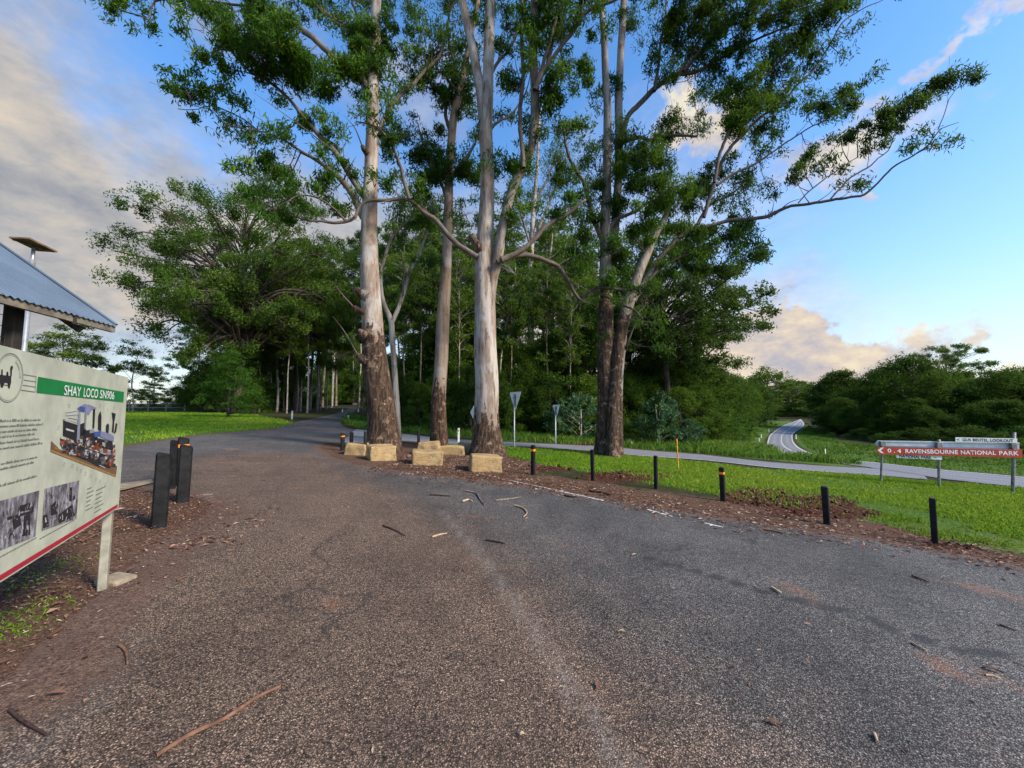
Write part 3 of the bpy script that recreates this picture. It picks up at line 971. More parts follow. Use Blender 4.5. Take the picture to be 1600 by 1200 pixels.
# ---- left gum
big_gum('gum_tree', 'massive gum left of the sandstone blocks with dark rough bark reaching high up its trunk', (597, 704),
        [(0, [(597, 704, 60), (599, 690, 50), (598, 660, 46), (592, 610, 42), (587, 560, 39), (582, 510, 34), (579, 450, 31), (577, 390, 29), (577, 330, 26), (580, 270, 22), (582, 200, 22),
              (583, 130, 20), (586, 60, 18), (588, 0, 17), (592, -120, 14), (600, -260, 8)])],
        [((0, -1.5), [(568, 340, 16), (550, 303, 14), (530, 278, 12), (510, 260, 9), (488, 246, 7), (457, 228, 5), (438, 214, 3)]),
         ((0, -2.2), [(571, 310, 15), (545, 272, 12), (517, 232, 11), (492, 205, 10), (472, 182, 8), (447, 150, 7), (422, 128, 7), (392, 112, 6), (372, 90, 5), (338, 56, 4), (308, 34, 2)]),
         ((0, -0.6), [(582, 150, 14), (560, 117, 14), (522, 90, 13), (485, 56, 12), (460, 38, 11), (442, 26, 10), (422, 14, 7), (385, 9, 6), (345, 4, 5), (300, 0, 5), (262, 0, 5), (242, 3, 5), (235, 16, 5),
                     (233, 32, 3), (210, 22, 3), (185, 16, 3), (168, 3, 3), (150, -10, 2)]),
         ((0, 0.8), [(586, 70, 12), (560, 50, 10), (530, 34, 9), (508, 20, 8), (483, -2, 7), (450, -40, 5)]),
         ((0, 1.8), [(587, 230, 9), (600, 190, 9), (622, 158, 8), (642, 140, 8), (665, 112, 7), (686, 88, 6), (697, 50, 5), (706, 8, 4), (715, -40, 3)]),
         ((0, 1.2), [(577, 100, 7), (566, 60, 7), (556, 20, 6), (545, -20, 5)]),
         ((0, -1.0), [(492, 205, 5), (470, 172, 4), (455, 195, 3), (430, 200, 3), (408, 205, 3), (380, 185, 3), (352, 172, 3), (330, 165, 2), (300, 172, 2), (278, 170, 2)]),
         ((-0.9, -1.8), [(460, 232, 3), (432, 213, 3), (405, 205, 3), (375, 200, 3), (348, 190, 3), (330, 172, 2), (300, 165, 1.5)]),
         ((-0.2, -0.3), [(576, 464, 22), (564, 458, 17), (557, 452, 12), (555, 449, 6)]), ((-0.2, -0.3), [(574, 490, 16), (560, 484, 11), (553, 480, 12), (550, 479, 6)]),
         ((-0.2, -0.3), [(574, 528, 22), (564, 519, 14), (560, 514, 6)]), ((-0.2, -0.3), [(576, 566, 22), (565, 560, 16), (559, 555, 11), (557, 553, 5)]),
         ((-0.2, -0.4), [(575, 240, 14), (569, 232, 12), (566, 228, 9)])],
        [(415, 62, 62, 44, 1.7, 0.30), (385, 35, 42, 24, 1.3, 0.30), (440, 90, 40, 22, 1.3, 0.25), (305, 45, 26, 14, 0.7, 0.35), (325, 82, 34, 20, 0.8, 0.35), (352, 60, 26, 20, 0.9, 0.35), (470, 95, 28, 24, 1.1, 0.3),
         (500, 115, 30, 28, 1.1, 0.32), (285, 132, 32, 13, 0.75, 0.4), (310, 142, 26, 12, 0.5, 0.4), (362, 168, 26, 20, 0.4, 0.4), (345, 125, 34, 24, 0.35, 0.4), (400, 215, 12, 7, 0.9, 0.35), (410, 246, 32, 16, 1.1, 0.33),
         (448, 262, 30, 14, 1.0, 0.35), (385, 272, 26, 18, 0.6, 0.4), (425, 288, 40, 16, 0.45, 0.4), (478, 194, 18, 12, 1.1, 0.2), (500, 215, 20, 14, 0.9, 0.25), (525, 222, 16, 10, 0.9, 0.3), (520, 20, 34, 22, 0.45, 0.4),
         (562, 62, 28, 36, 1.4, 0.38), (575, 100, 34, 26, 1.4, 0.36), (607, 55, 22, 20, 1.2, 0.38), (525, 125, 28, 24, 1.1, 0.33), (600, 152, 28, 16, 1.2, 0.42), (560, 190, 14, 14, 0.7, 0.42), (545, 110, 22, 26, 1.2, 0.3),
         (650, 42, 48, 34, 0.55, 0.45), (622, 20, 30, 24, 0.5, 0.45), (690, 72, 36, 26, 0.5, 0.42), (640, 95, 34, 20, 0.45, 0.45), (440, 130, 34, 16, 0.3, 0.4), (560, 300, 20, 14, 0.6, 0.4), (510, 300, 18, 18, 0.7, 0.38),
         (535, 260, 22, 16, 0.55, 0.35), (540, -60, 90, 50, 0.8, 0.4), (620, -110, 100, 60, 0.8, 0.4), (420, -50, 90, 35, 0.7, 0.35), (280, -30, 70, 25, 0.5, 0.4), (175, 25, 22, 12, 0.35, 0.4), (185, -20, 50, 18, 0.5, 0.4), (600, -250, 90, 60, 0.8, 0.4)],
        520, seed=3)

# ---- straight gum behind the blocks
big_gum('gum_tree', 'straight slim gum standing between the two largest trunks behind the blocks', (686, 698),
        [(0, [(686, 698, 27), (685, 670, 25), (686, 620, 23), (690, 550, 21), (693, 490, 20), (697, 420, 17), (700, 340, 15), (702, 270, 14), (708, 190, 13), (719, 140, 12), (727, 100, 10), (737, 50, 8), (748, -10, 7), (760, -120, 5)])],
        [((0, 1.0), [(706, 215, 8), (698, 180, 7), (702, 140, 6), (712, 110, 6), (700, 60, 4), (705, 5, 3)]),
         ((0, 1.2), [(699, 290, 7), (715, 262, 6), (735, 240, 5), (752, 205, 4), (760, 190, 3)]),
         ((0, -0.8), [(700, 320, 6), (688, 280, 5), (672, 250, 4), (662, 222, 3), (652, 190, 2)]),
         ((0, -0.8), [(718, 145, 6), (700, 125, 5), (690, 112, 4), (672, 125, 3)]),
         ((0, 0.8), [(693, 455, 5), (688, 442, 7), (684, 440, 5)])],
        [(670, 85, 22, 18, 0.6, 0.4), (675, 130, 32, 14, 1.2, 0.45), (702, 150, 30, 18, 1.3, 0.5), (722, 166, 20, 14, 1.2, 0.5), (640, 120, 22, 16, 0.6, 0.4), (626, 212, 20, 18, 1.2, 0.3), (640, 240, 16, 10, 1.0, 0.33),
         (660, 240, 16, 14, 0.9, 0.33), (678, 252, 24, 24, 1.1, 0.33), (695, 245, 20, 16, 1.0, 0.38), (735, 252, 16, 10, 0.9, 0.5), (668, 285, 26, 22, 1.0, 0.3), (705, 262, 26, 30, 1.2, 0.38), (730, 278, 22, 16, 1.1, 0.5), (682, 205, 14, 14, 0.9, 0.33),
         (725, 130, 24, 24, 0.7, 0.45), (745, 90, 26, 30, 0.4, 0.45), (715, 30, 34, 30, 0.4, 0.45), (650, 330, 24, 16, 0.6, 0.5), (740, 330, 22, 26, 0.5, 0.45), (720, 350, 20, 22, 0.5, 0.45), (760, -60, 60, 45, 0.8, 0.45), (700, -60, 50, 40, 0.6, 0.45), (672, 400, 18, 16, 0.7, 0.62), (668, 330, 22, 14, 0.5, 0.5)],
        614, bark='bark_brown', seed=5, rpx=12)

# ---- centre gum
big_gum('gum_tree', 'tallest pale gum behind the nearest block, forking high with a broken stub on its trunk', (762, 712),
        [(0, [(762, 712, 58), (762, 698, 48), (761, 670, 41), (760, 640, 38), (760, 600, 38), (759, 550, 36), (758, 500, 33), (757, 450, 31), (757, 400, 30), (759, 350, 26), (761, 300, 23), (761, 250, 22), (759, 200, 22),
              (762, 150, 19), (764, 60, 17), (766, 0, 16), (770, -120, 12), (772, -260, 6)]),
         ((0, 0.6), [(757, 190, 18), (751, 145, 16), (743, 100, 15), (733, 50, 14), (722, 0, 13), (708, -70, 10), (695, -160, 5)])],
        [((0, -1.3), [(760, 490, 20), (767, 450, 19), (775, 415, 18), (781, 380, 16), (788, 345, 15), (800, 305, 15), (815, 272, 15), (828, 242, 14), (835, 205, 15), (837, 160, 15), (837, 120, 15), (832, 75, 16), (832, 30, 16), (833, -10, 14), (838, -100, 9)]),
         ((-1.0, -0.4), [(818, 262, 8), (816, 230, 8), (812, 175, 8), (819, 125, 8), (818, 75, 7), (821, 30, 7), (815, -10, 6), (805, -60, 4)]),
         ((-1.2, -2.2), [(836, 140, 11), (848, 110, 10), (858, 98, 9), (870, 82, 8), (884, 62, 8), (900, 40, 8), (922, 14, 7), (950, 4, 6), (985, -12, 4)]),
         ((-1.2, 0.2), [(841, 128, 9), (852, 100, 9), (862, 62, 8), (872, 30, 7), (880, -10, 6)]),
         ((-1.2, -1.6), [(838, 130, 8), (850, 90, 7), (860, 50, 6), (868, 10, 5), (862, -30, 4)]),
         ((-0.3, -2.4), [(746, 402, 12), (735, 394, 11), (717, 383, 10), (704, 370, 10), (692, 355, 9), (678, 340, 9), (660, 326, 8), (646, 313, 8), (630, 308, 7), (605, 311, 8), (580, 312, 7), (562, 320, 6), (553, 338, 7), (537, 345, 7),
                       (522, 346, 6), (500, 344, 5), (474, 342, 4), (442, 331, 3), (425, 322, 3), (405, 318, 2)]),
         ((-1.7, -2.6), [(640, 310, 8), (633, 285, 7), (627, 260, 6), (614, 228, 6), (598, 204, 5), (578, 193, 4), (556, 190, 3)]),
         ((-2.3, -3.2), [(540, 345, 5), (525, 330, 4), (510, 318, 4), (488, 308, 3), (465, 306, 3), (448, 318, 2)]),
         ((-0.5, -0.2), [(776, 408, 11), (790, 402, 11), (812, 391, 10), (832, 376, 9), (845, 358, 9), (862, 345, 9), (880, 336, 8), (898, 324, 7), (915, 312, 5)]),
         ((-0.5, 1.0), [(782, 406, 12), (800, 400, 11), (820, 398, 10), (840, 401, 9), (858, 409, 9), (872, 415, 9), (885, 431, 8), (894, 450, 7), (905, 468, 6)]),
         ((-0.2, -0.5), [(750, 392, 16), (742, 377, 15), (736, 366, 13)]),
         ((0, 0.8), [(765, 205, 6), (780, 190, 5), (800, 178, 4), (812, 160, 3)]),
         ((0, 1.0), [(762, 130, 6), (776, 100, 6), (790, 78, 5), (806, 50, 5), (818, 25, 4)])],
        [(782, 252, 30, 18, 1.4, 0.62), (765, 262, 16, 12, 1.2, 0.55), (805, 262, 14, 10, 1.0, 0.6), (790, 122, 12, 16, 0.8, 0.45), (797, 40, 16, 22, 1.1, 0.25), (795, 130, 18, 18, 1.0, 0.45), (850, 75, 10, 12, 1.2, 0.45), (865, 20, 24, 22, 1.2, 0.4),
         (872, 130, 20, 26, 1.3, 0.35), (862, 155, 18, 18, 1.3, 0.35), (885, 125, 30, 14, 1.0, 0.42), (912, 130, 24, 14, 0.9, 0.42), (900, 90, 34, 22, 0.35, 0.45), (895, 200, 22, 22, 0.8, 0.42), (880, 20, 30, 20, 1.0, 0.42), (925, 30, 30, 20, 0.7, 0.42),
         (780, 15, 22, 20, 0.5, 0.42), (750, 30, 20, 20, 0.3, 0.42), (838, -40, 70, 30, 0.7, 0.42), (770, -100, 110, 50, 0.7, 0.42), (770, -240, 120, 70, 0.7, 0.42), (700, -140, 70, 50, 0.6, 0.42), (950, -30, 60, 30, 0.8, 0.4),
         (810, 320, 16, 14, 0.5, 0.5), (600, 215, 18, 14, 1.1, 0.3), (622, 245, 16, 10, 0.8, 0.35), (425, 310, 30, 14, 0.5, 0.4), (395, 300, 24, 14, 0.45, 0.4), (455, 300, 20, 12, 0.5, 0.4), (540, 330, 20, 10, 0.5, 0.4), (510, 288, 16, 18, 0.9, 0.35)],
        648, seed=8)

# ---- right gum, several stems
big_gum('gum_tree', 'spreading many-stemmed gum right of the signs with long limbs reaching over the verge', (946, 712),
        [(0, [(945, 712, 34), (945, 695, 29), (946, 640, 27), (946, 580, 26), (946, 520, 25), (946, 460, 23), (946, 420, 20), (946, 350, 17), (948, 290, 15), (949, 230, 14), (949, 170, 13), (946, 110, 12), (943, 50, 11), (939, 0, 9), (930, -80, 6)]),
         ((-0.6, 0.8, 1), [(956, 713, 24), (957, 690, 20), (959, 640, 18), (962, 590, 18), (967, 540, 18), (976, 495, 19), (988, 455, 18), (999, 425, 16), (1011, 398, 14), (1022, 372, 11), (1036, 345, 9), (1052, 310, 7)]),
         ((0.2, 0.9, 1), [(966, 711, 16), (967, 690, 14), (967, 640, 12), (968, 590, 12), (972, 540, 12), (978, 490, 11)]),
         ((0.2, 1.0), [(951, 430, 16), (958, 380, 15), (963, 330, 14), (966, 270, 13), (967, 205, 13), (967, 150, 13), (970, 80, 12), (974, 15, 12), (976, -60, 9), (980, -160, 5)])],
        [((0.2, 1.5), [(988, 470, 14), (1004, 445, 12), (1020, 422, 11), (1034, 402, 10), (1050, 386, 10), (1070, 368, 9), (1090, 355, 9), (1098, 340, 8), (1106, 325, 6), (1122, 313, 5), (1140, 306, 4), (1162, 287, 3)]),
         ((0, -1.2), [(946, 372, 9), (960, 345, 8), (976, 336, 7), (992, 329, 7), (1010, 316, 6), (1032, 307, 5), (1050, 300, 3)]),
         ((0, -1.0), [(942, 380, 9), (933, 355, 9), (926, 335, 9), (921, 310, 9), (914, 285, 8), (902, 266, 7), (888, 240, 6), (882, 212, 5), (880, 190, 4)]),
         ((0.3, -1.6), [(966, 245, 11), (974, 216, 11), (981, 184, 10), (1000, 162, 11), (1020, 142, 11), (1040, 128, 10), (1060, 117, 10), (1085, 113, 8), (1112, 98, 7), (1140, 82, 6), (1168, 68, 6), (1200, 54, 5), (1240, 40, 4), (1270, 30, 3)]),
         ((-0.6, -0.4), [(1058, 118, 7), (1068, 104, 7), (1080, 82, 6), (1100, 50, 5), (1114, 24, 5), (1128, -4, 4), (1150, -40, 3)]),
         ((-0.6, -2.2), [(1068, 112, 7), (1088, 85, 7), (1108, 62, 6), (1128, 46, 6), (1160, 38, 5), (1190, 32, 5), (1240, 19, 4), (1290, 0, 3)]),
         ((-0.5, -0.2), [(1022, 142, 7), (1028, 110, 6), (1030, 70, 5), (1040, 30, 4), (1042, -10, 4)]),
         ((0.2, -0.8), [(972, 222, 9), (990, 217, 8), (1005, 216, 8), (1018, 221, 8), (1034, 214, 7), (1055, 212, 6), (1090, 213, 5)]),
         ((0.6, -2.4), [(1060, 372, 8), (1085, 358, 8), (1110, 352, 8), (1140, 343, 8), (1166, 340, 8), (1198, 335, 8), (1218, 326, 8), (1236, 319, 7), (1266, 315, 7), (1298, 311, 7), (1328, 307, 6), (1350, 301, 6), (1370, 284, 5), (1386, 268, 5),
                       (1400, 256, 5), (1418, 246, 4), (1434, 236, 4), (1446, 228, 4), (1458, 214, 3), (1468, 201, 3), (1482, 196, 2), (1498, 191, 1.5)]),
         ((-1.5, -2.0), [(1298, 311, 4), (1316, 292, 4), (1330, 278, 4), (1353, 264, 4), (1372, 250, 3), (1388, 238, 3), (1398, 212, 2), (1412, 190, 2), (1430, 170, 2)]),
         ((-1.2, -1.4), [(1248, 317, 3), (1258, 304, 3), (1270, 293, 3), (1285, 282, 3), (1300, 272, 3), (1322, 256, 2), (1340, 246, 2)]),
         ((-2.0, -2.4), [(1466, 203, 2.5), (1474, 186, 2), (1480, 170, 2), (1484, 155, 2), (1498, 135, 1.5)]),
         ((0.4, -1.0), [(1100, 340, 8), (1116, 290, 8), (1126, 262, 8), (1140, 238, 7), (1156, 218, 7), (1176, 200, 6), (1190, 186, 6), (1215, 168, 5), (1236, 150, 5), (1256, 128, 5), (1278, 106, 4), (1296, 72, 4), (1318, 34, 4), (1345, 14, 3), (1372, 2, 2), (1400, -8, 2)]),
         ((-0.2, -1.4), [(1116, 285, 7), (1128, 230, 7), (1140, 200, 6), (1158, 165, 6), (1178, 136, 6), (1206, 108, 5), (1236, 80, 5), (1252, 62, 4), (1270, 42, 4), (1296, 22, 3), (1324, 8, 3)]),
         ((-0.2, -0.8), [(1120, 288, 6), (1150, 268, 5), (1172, 258, 5), (1198, 242, 4), (1222, 227, 4), (1262, 201, 3), (1292, 187, 3), (1312, 162, 2)]),
         ((0.2, 0.6), [(1004, 447, 6), (1030, 420, 6), (1060, 402, 5), (1090, 392, 5), (1118, 380, 4), (1150, 368, 3)]),
         ((-0.4, -1.2), [(905, 474, 5), (916, 460, 6), (933, 450, 6), (952, 450, 6), (978, 453, 5), (1000, 452, 4)]),
         ((-0.4, -1.4), [(930, 458, 6), (946, 462, 6), (960, 472, 6), (976, 479, 5), (995, 488, 4), (1004, 498, 3)]),
         ((0.2, 0.6), [(1000, 490, 6), (988, 515, 5), (978, 545, 5)]),
         ((0.0, -0.3), [(966, 548, 6), (972, 530, 5), (980, 510, 5), (996, 490, 4), (1012, 472, 3)])],
        [(958, 132, 20, 22, 1.0, 0.38), (976, 40, 16, 26, 1.0, 0.38), (1003, 42, 18, 20, 0.5, 0.42), (962, 215, 28, 16, 1.2, 0.48), (985, 236, 32, 22, 1.3, 0.55), (962, 262, 24, 20, 1.2, 0.5), (1022, 246, 32, 26, 1.3, 0.5), (1030, 205, 22, 18, 1.0, 0.4),
         (1050, 292, 42, 24, 1.5, 0.66), (1010, 275, 30, 20, 1.2, 0.5), (1085, 22, 40, 34, 1.3, 0.3), (1064, 62, 30, 24, 1.1, 0.32), (1112, 36, 34, 26, 1.2, 0.32), (1130, 82, 34, 24, 1.0, 0.36), (1085, 80, 30, 20, 0.8, 0.38), (1108, 118, 24, 16, 1.2, 0.45),
         (1124, 145, 20, 14, 1.1, 0.5), (1154, 150, 28, 40, 1.5, 0.72), (1172, 172, 26, 28, 1.4, 0.6), (1198, 150, 26, 22, 1.2, 0.45), (1216, 165, 16, 12, 1.1, 0.4), (1182, 200, 26, 16, 1.2, 0.45), (1150, 190, 26, 16, 1.2, 0.55), (1178, 92, 34, 26, 0.7, 0.45),
         (1172, 30, 40, 28, 0.9, 0.38), (1230, 62, 34, 26, 0.9, 0.38), (1262, 30, 34, 24, 1.1, 0.34), (1294, 22, 30, 18, 1.2, 0.33), (1330, 6, 24, 12, 0.7, 0.36), (1400, 2, 26, 10, 0.4, 0.35), (1242, 108, 28, 20, 0.8, 0.42), (1270, 92, 24, 14, 1.1, 0.36),
         (1222, 22, 30, 20, 0.9, 0.38), (1288, 160, 12, 11, 1.1, 0.38), (1268, 140, 14, 10, 0.8, 0.38), (1276, 62, 20, 18, 0.8, 0.4), (1330, 52, 14, 8, 0.5, 0.36), (1322, 85, 8, 6, 0.7, 0.36),
         (1165, 280, 17, 15, 1.3, 0.55), (1140, 275, 14, 14, 0.9, 0.45), (1120, 245, 24, 20, 0.8, 0.42), (1100, 285, 24, 22, 1.1, 0.5), (1130, 312, 20, 10, 0.8, 0.45), (1152, 318, 12, 8, 0.7, 0.42), (1085, 160, 30, 24, 0.5, 0.4), (1062, 185, 24, 20, 0.6, 0.42),
         (1052, 140, 24, 16, 0.7, 0.4), (1030, 90, 24, 20, 0.5, 0.4),
         (930, 360, 26, 26, 1.1, 0.42), (905, 395, 20, 24, 0.9, 0.42), (960, 382, 26, 20, 1.2, 0.5), (990, 372, 26, 20, 1.1, 0.55), (975, 412, 18, 16, 1.1, 0.55), (950, 432, 12, 16, 1.4, 0.55), (1000, 340, 30, 18, 1.2, 0.55), (1040, 322, 30, 20, 1.2, 0.55),
         (1068, 300, 28, 18, 1.2, 0.6), (1092, 312, 24, 18, 1.2, 0.5), (930, 305, 26, 26, 1.0, 0.42), (900, 330, 22, 20, 0.8, 0.42), (960, 320, 24, 22, 1.1, 0.46), (890, 275, 22, 22, 0.9, 0.42), (870, 250, 24, 16, 0.7, 0.42), (930, 260, 26, 18, 0.9, 0.42),
         (922, 225, 22, 18, 0.7, 0.42), (918, 165, 20, 16, 0.5, 0.42), (1132, 358, 36, 20, 1.1, 0.38), (1160, 380, 34, 16, 1.0, 0.36), (1092, 395, 36, 18, 1.2, 0.42), (1060, 365, 28, 18, 1.1, 0.48), (1112, 420, 30, 12, 0.9, 0.36), (1186, 400, 16, 12, 0.8, 0.36),
         (1048, 420, 24, 14, 0.8, 0.42), (1078, 440, 28, 10, 0.7, 0.38), (1022, 380, 20, 16, 1.0, 0.5), (912, 430, 14, 20, 0.6, 0.45), (905, 360, 14, 18, 0.6, 0.4),
         (1479, 129, 17, 15, 1.2, 0.30), (1512, 120, 14, 14, 1.1, 0.30), (1442, 148, 18, 16, 1.2, 0.30), (1410, 162, 24, 18, 1.2, 0.30), (1372, 190, 24, 14, 1.2, 0.30), (1398, 195, 18, 12, 0.9, 0.30), (1340, 203, 22, 13, 1.0, 0.28), (1312, 214, 18, 11, 0.9, 0.28),
         (1266, 226, 20, 14, 1.1, 0.34), (1290, 240, 16, 10, 0.8, 0.32), (1290, 258, 19, 10, 1.1, 0.32), (1254, 262, 18, 13, 0.8, 0.34), (1238, 275, 18, 14, 0.7, 0.36), (1436, 198, 14, 10, 0.9, 0.30), (1422, 228, 22, 14, 0.55, 0.30), (1376, 230, 26, 14, 0.45, 0.30),
         (1330, 287, 16, 11, 0.8, 0.33), (1316, 262, 8, 6, 0.8, 0.33), (1324, 156, 17, 14, 1.2, 0.40), (1316, 180, 16, 12, 0.8, 0.38), (1284, 168, 16, 14, 0.9, 0.38), (1262, 176, 14, 14, 0.8, 0.38), (1196, 280, 14, 12, 0.5, 0.38), (1180, 300, 18, 12, 0.5, 0.38),
         (1210, 205, 16, 10, 0.4, 0.38), (960, -50, 80, 40, 0.8, 0.4), (1080, -50, 90, 40, 0.8, 0.36), (1200, -40, 80, 30, 0.7, 0.36), (980, -150, 80, 40, 0.6, 0.4), (1290, -30, 50, 20, 0.5, 0.36)],
        455, bark='bark_ash', seed=12, rpx=13, stocks=[455, 500, 620, 430])

# ---- thin forked gum beside the left giant
big_gum('gum_tree', 'thin forked sapling gum growing hard against the left giant trunk', (622, 694),
        [(0, [(622, 694, 12), (621, 660, 10), (618, 610, 10), (616, 570, 9), (613, 530, 9), (611, 502, 9), (603, 482, 7), (597, 462, 6), (595, 430, 6), (602, 400, 5), (612, 372, 5), (630, 352, 4), (645, 338, 3)]),
         ((0, 0.8), [(612, 504, 7), (618, 492, 7), (627, 470, 6), (636, 440, 6), (645, 415, 5), (656, 395, 5), (664, 370, 4), (672, 345, 3), (676, 325, 2)])],
        [((0, 0.5), [(630, 462, 4), (632, 420, 3), (626, 390, 2), (630, 360, 2)])],
        [(612, 372, 16, 12, 0.6, 0.45), (640, 345, 18, 12, 0.7, 0.45), (672, 345, 18, 14, 0.7, 0.5), (610, 425, 16, 14, 0.6, 0.5), (635, 400, 14, 12, 0.5, 0.5), (655, 420, 14, 12, 0.5, 0.5), (668, 310, 20, 10, 0.7, 0.48)],
        690, seed=15, rpx=11, per=110)

# ---- paler gums behind the side road
big_gum('gum_tree', 'pale white gum standing on the grass bank behind the triangular sign', (836, 667),
        [(0, [(836, 667, 17), (834, 640, 14), (832, 600, 12), (830, 550, 11), (829, 500, 10), (828, 450, 9), (830, 400, 8), (832, 350, 7), (836, 300, 6), (840, 250, 5), (842, 200, 4), (846, 150, 3)])],
        [((0, 1.0), [(830, 470, 6), (822, 450, 5), (812, 428, 5), (800, 415, 4), (790, 405, 3)]),
         ((0, 1.0), [(831, 455, 6), (842, 438, 5), (858, 420, 5), (872, 400, 4), (890, 385, 3)]),
         ((0, 1.5), [(831, 380, 5), (845, 350, 5), (856, 320, 4), (868, 290, 4), (872, 250, 3)]),
         ((0, -1.5), [(831, 390, 5), (822, 360, 4), (812, 330, 4), (806, 300, 3)]),
         ((0, 1.0), [(835, 320, 4), (850, 290, 4), (862, 262, 3), (870, 230, 2)])],
        [(840, 300, 24, 20, 0.7, 0.55), (860, 280, 22, 18, 0.8, 0.58), (815, 320, 18, 14, 0.6, 0.52), (870, 320, 20, 16, 0.6, 0.52), (850, 250, 24, 18, 0.7, 0.58), (880, 290, 18, 16, 0.7, 0.5), (835, 220, 24, 22, 0.6, 0.55), (850, 170, 26, 22, 0.5, 0.5),
         (806, 300, 14, 12, 0.5, 0.5), (845, 345, 18, 12, 0.6, 0.5), (880, 380, 20, 14, 0.5, 0.5), (890, 250, 20, 18, 0.6, 0.5), (862, 360, 20, 12, 0.5, 0.5), (812, 345, 12, 12, 0.4, 0.5)],
        612, seed=21, rpx=11, per=120, leaf=(0.24, 0.06))
big_gum('gum_tree', 'leaning twin-stemmed pale gum just right of the white gum on the bank', (848, 667),
        [(0, [(848, 667, 11), (845, 630, 8), (846, 600, 8), (848, 575, 8), (855, 555, 7), (864, 538, 6), (878, 514, 5), (895, 492, 4), (912, 475, 3), (932, 462, 2)]),
         ((0, 0.6), [(847, 590, 6), (850, 550, 5), (849, 500, 5), (852, 460, 4), (856, 420, 4), (862, 380, 3), (864, 340, 2)]),
         ((0, 1.0), [(852, 560, 5), (862, 525, 5), (864, 490, 4), (870, 450, 4), (878, 410, 3), (886, 370, 2)])],
        [((0, 0.8), [(849, 510, 4), (842, 480, 3), (838, 450, 3), (836, 430, 2)]), ((0, 0.8), [(868, 470, 4), (880, 450, 3), (892, 436, 2)])],
        [(862, 350, 20, 16, 0.6, 0.5), (884, 372, 18, 14, 0.6, 0.5), (878, 420, 18, 14, 0.5, 0.5), (850, 420, 16, 14, 0.5, 0.52), (896, 440, 18, 12, 0.5, 0.48), (915, 475, 16, 10, 0.5, 0.5), (840, 440, 12, 12, 0.4, 0.5), (900, 400, 16, 14, 0.5, 0.48), (926, 460, 12, 10, 0.4, 0.48)],
        640, seed=25, rpx=10, per=110, leaf=(0.24, 0.06))


# ------------------------------------------------------------------ the forest: kinds of tree, each instance a thing of its own
def grow(tb, ends, p, d, L, r, lev, rs, up=0.25, kids=3, ang=0.6, short=0.68, mat=0, wob=0.12):
    pts, rad = [p], [r]
    q, dd = p.copy(), d.copy()
    for k in range(4):
        dd = unit(dd + np.array([0, 0, up * 0.25]) + rs.normal(size=3) * wob)
        q = q + dd * L / 4
        pts.append(q); rad.append(r * (1 - 0.16 * (k + 1)))
    tb.tube(np.array(pts), rad, 7 if r > 0.08 else 4, mat=mat, tint=0.3)
    if lev == 0:
        ends.append((q, dd))
        return
    for k in range(kids):
        i = 4 if k == 0 else rs.randint(2, 5)
        ax = unit(rs.normal(size=3))
        nd = unit(dd + np.cross(dd, ax) * ang * (0.6 + 0.8 * rs.rand()) * (0.4 if k == 0 else 1.0))
        grow(tb, ends, pts[i], nd, L * short * (0.75 + 0.5 * rs.rand()), max(rad[i] * 0.62, 0.012), lev - 1, rs, up, kids, ang, short, mat, wob)


def foliage_at(cb, ends, rad, n, leaf, rs, flatz=0.35, droop=0.1, flat=0.5, tint=0.5, tvar=0.16, H=None):
    for (c, d) in ends:
        R_ = rad * (0.6 + 0.8 * rs.rand())
        m_ = max(8, int(n * (0.6 + 0.8 * rs.rand())))
        pts = clump_pts(c + np.array([0, 0, R_ * flatz * 0.3]), (R_, R_, R_ * flatz), m_, rs)
        tt = np.clip(tint + rs.normal() * tvar + rs.normal(size=m_) * 0.08, 0, 1)
        V, q, T = leaf_quads(pts, leaf[0], leaf[1], droop, rs, tt, flat)
        cb.add(V, q, 0, tint=T)


def proto_plate(seed, H, h0, limbs, lev, kids, spread, rad, n, leaf, bark, leafm='plate_leaf', r0=None, up=0.35, ang=0.62, tint=0.5, flatz=0.28, low=0.3, short=0.66):
    """open crown of flat leaf plates on rising limbs"""
    rs = np.random.RandomState(seed)
    tb, cb, ends = MB(), MB(), []
    r0 = r0 or H * 0.020
    top = H * 0.80
    tr = np.array([[0, 0, -0.2], [rs.normal() * 0.1, rs.normal() * 0.1, H * 0.15], [rs.normal() * 0.02 * H, rs.normal() * 0.02 * H, H * 0.45], [rs.normal() * 0.03 * H, rs.normal() * 0.03 * H, top]])
    tp, trd, _ = spline(tr, [r0 * 1.25, r0, r0 * 0.75, r0 * 0.25], H / 24)
    tb.tube(tp, trd, 10, rough=0.06, seed=seed)
    for k in range(limbs):
        f = h0 + (0.98 - h0) * (k + 0.5 * rs.rand()) / limbs
        z = f * top
        i = int(np.argmin(abs(tp[:, 2] - z)))
        a = k * 2.4 + rs.rand() * 0.8
        el = low + (1.15 - low) * ((f - h0) / (1 - h0)) ** 0.9 + rs.normal() * 0.1
        d = np.array([math.cos(a) * math.cos(el), math.sin(a) * math.cos(el), math.sin(el)])
        L = H * spread * (1 - 0.45 * ((f - h0) / (1 - h0))) * (0.8 + 0.4 * rs.rand())
        grow(tb, ends, tp[i], d, L, max(trd[i] * 0.55, 0.03), lev, rs, up, kids, ang, short)
    foliage_at(cb, ends, rad, n, leaf, rs, flatz=flatz, tint=tint)
    zmax = max(e[0][2] for e in ends) + rad * 0.4
    return tb.mesh('trunk', M[bark]), cb.mesh('crown', [M[leafm]]), zmax


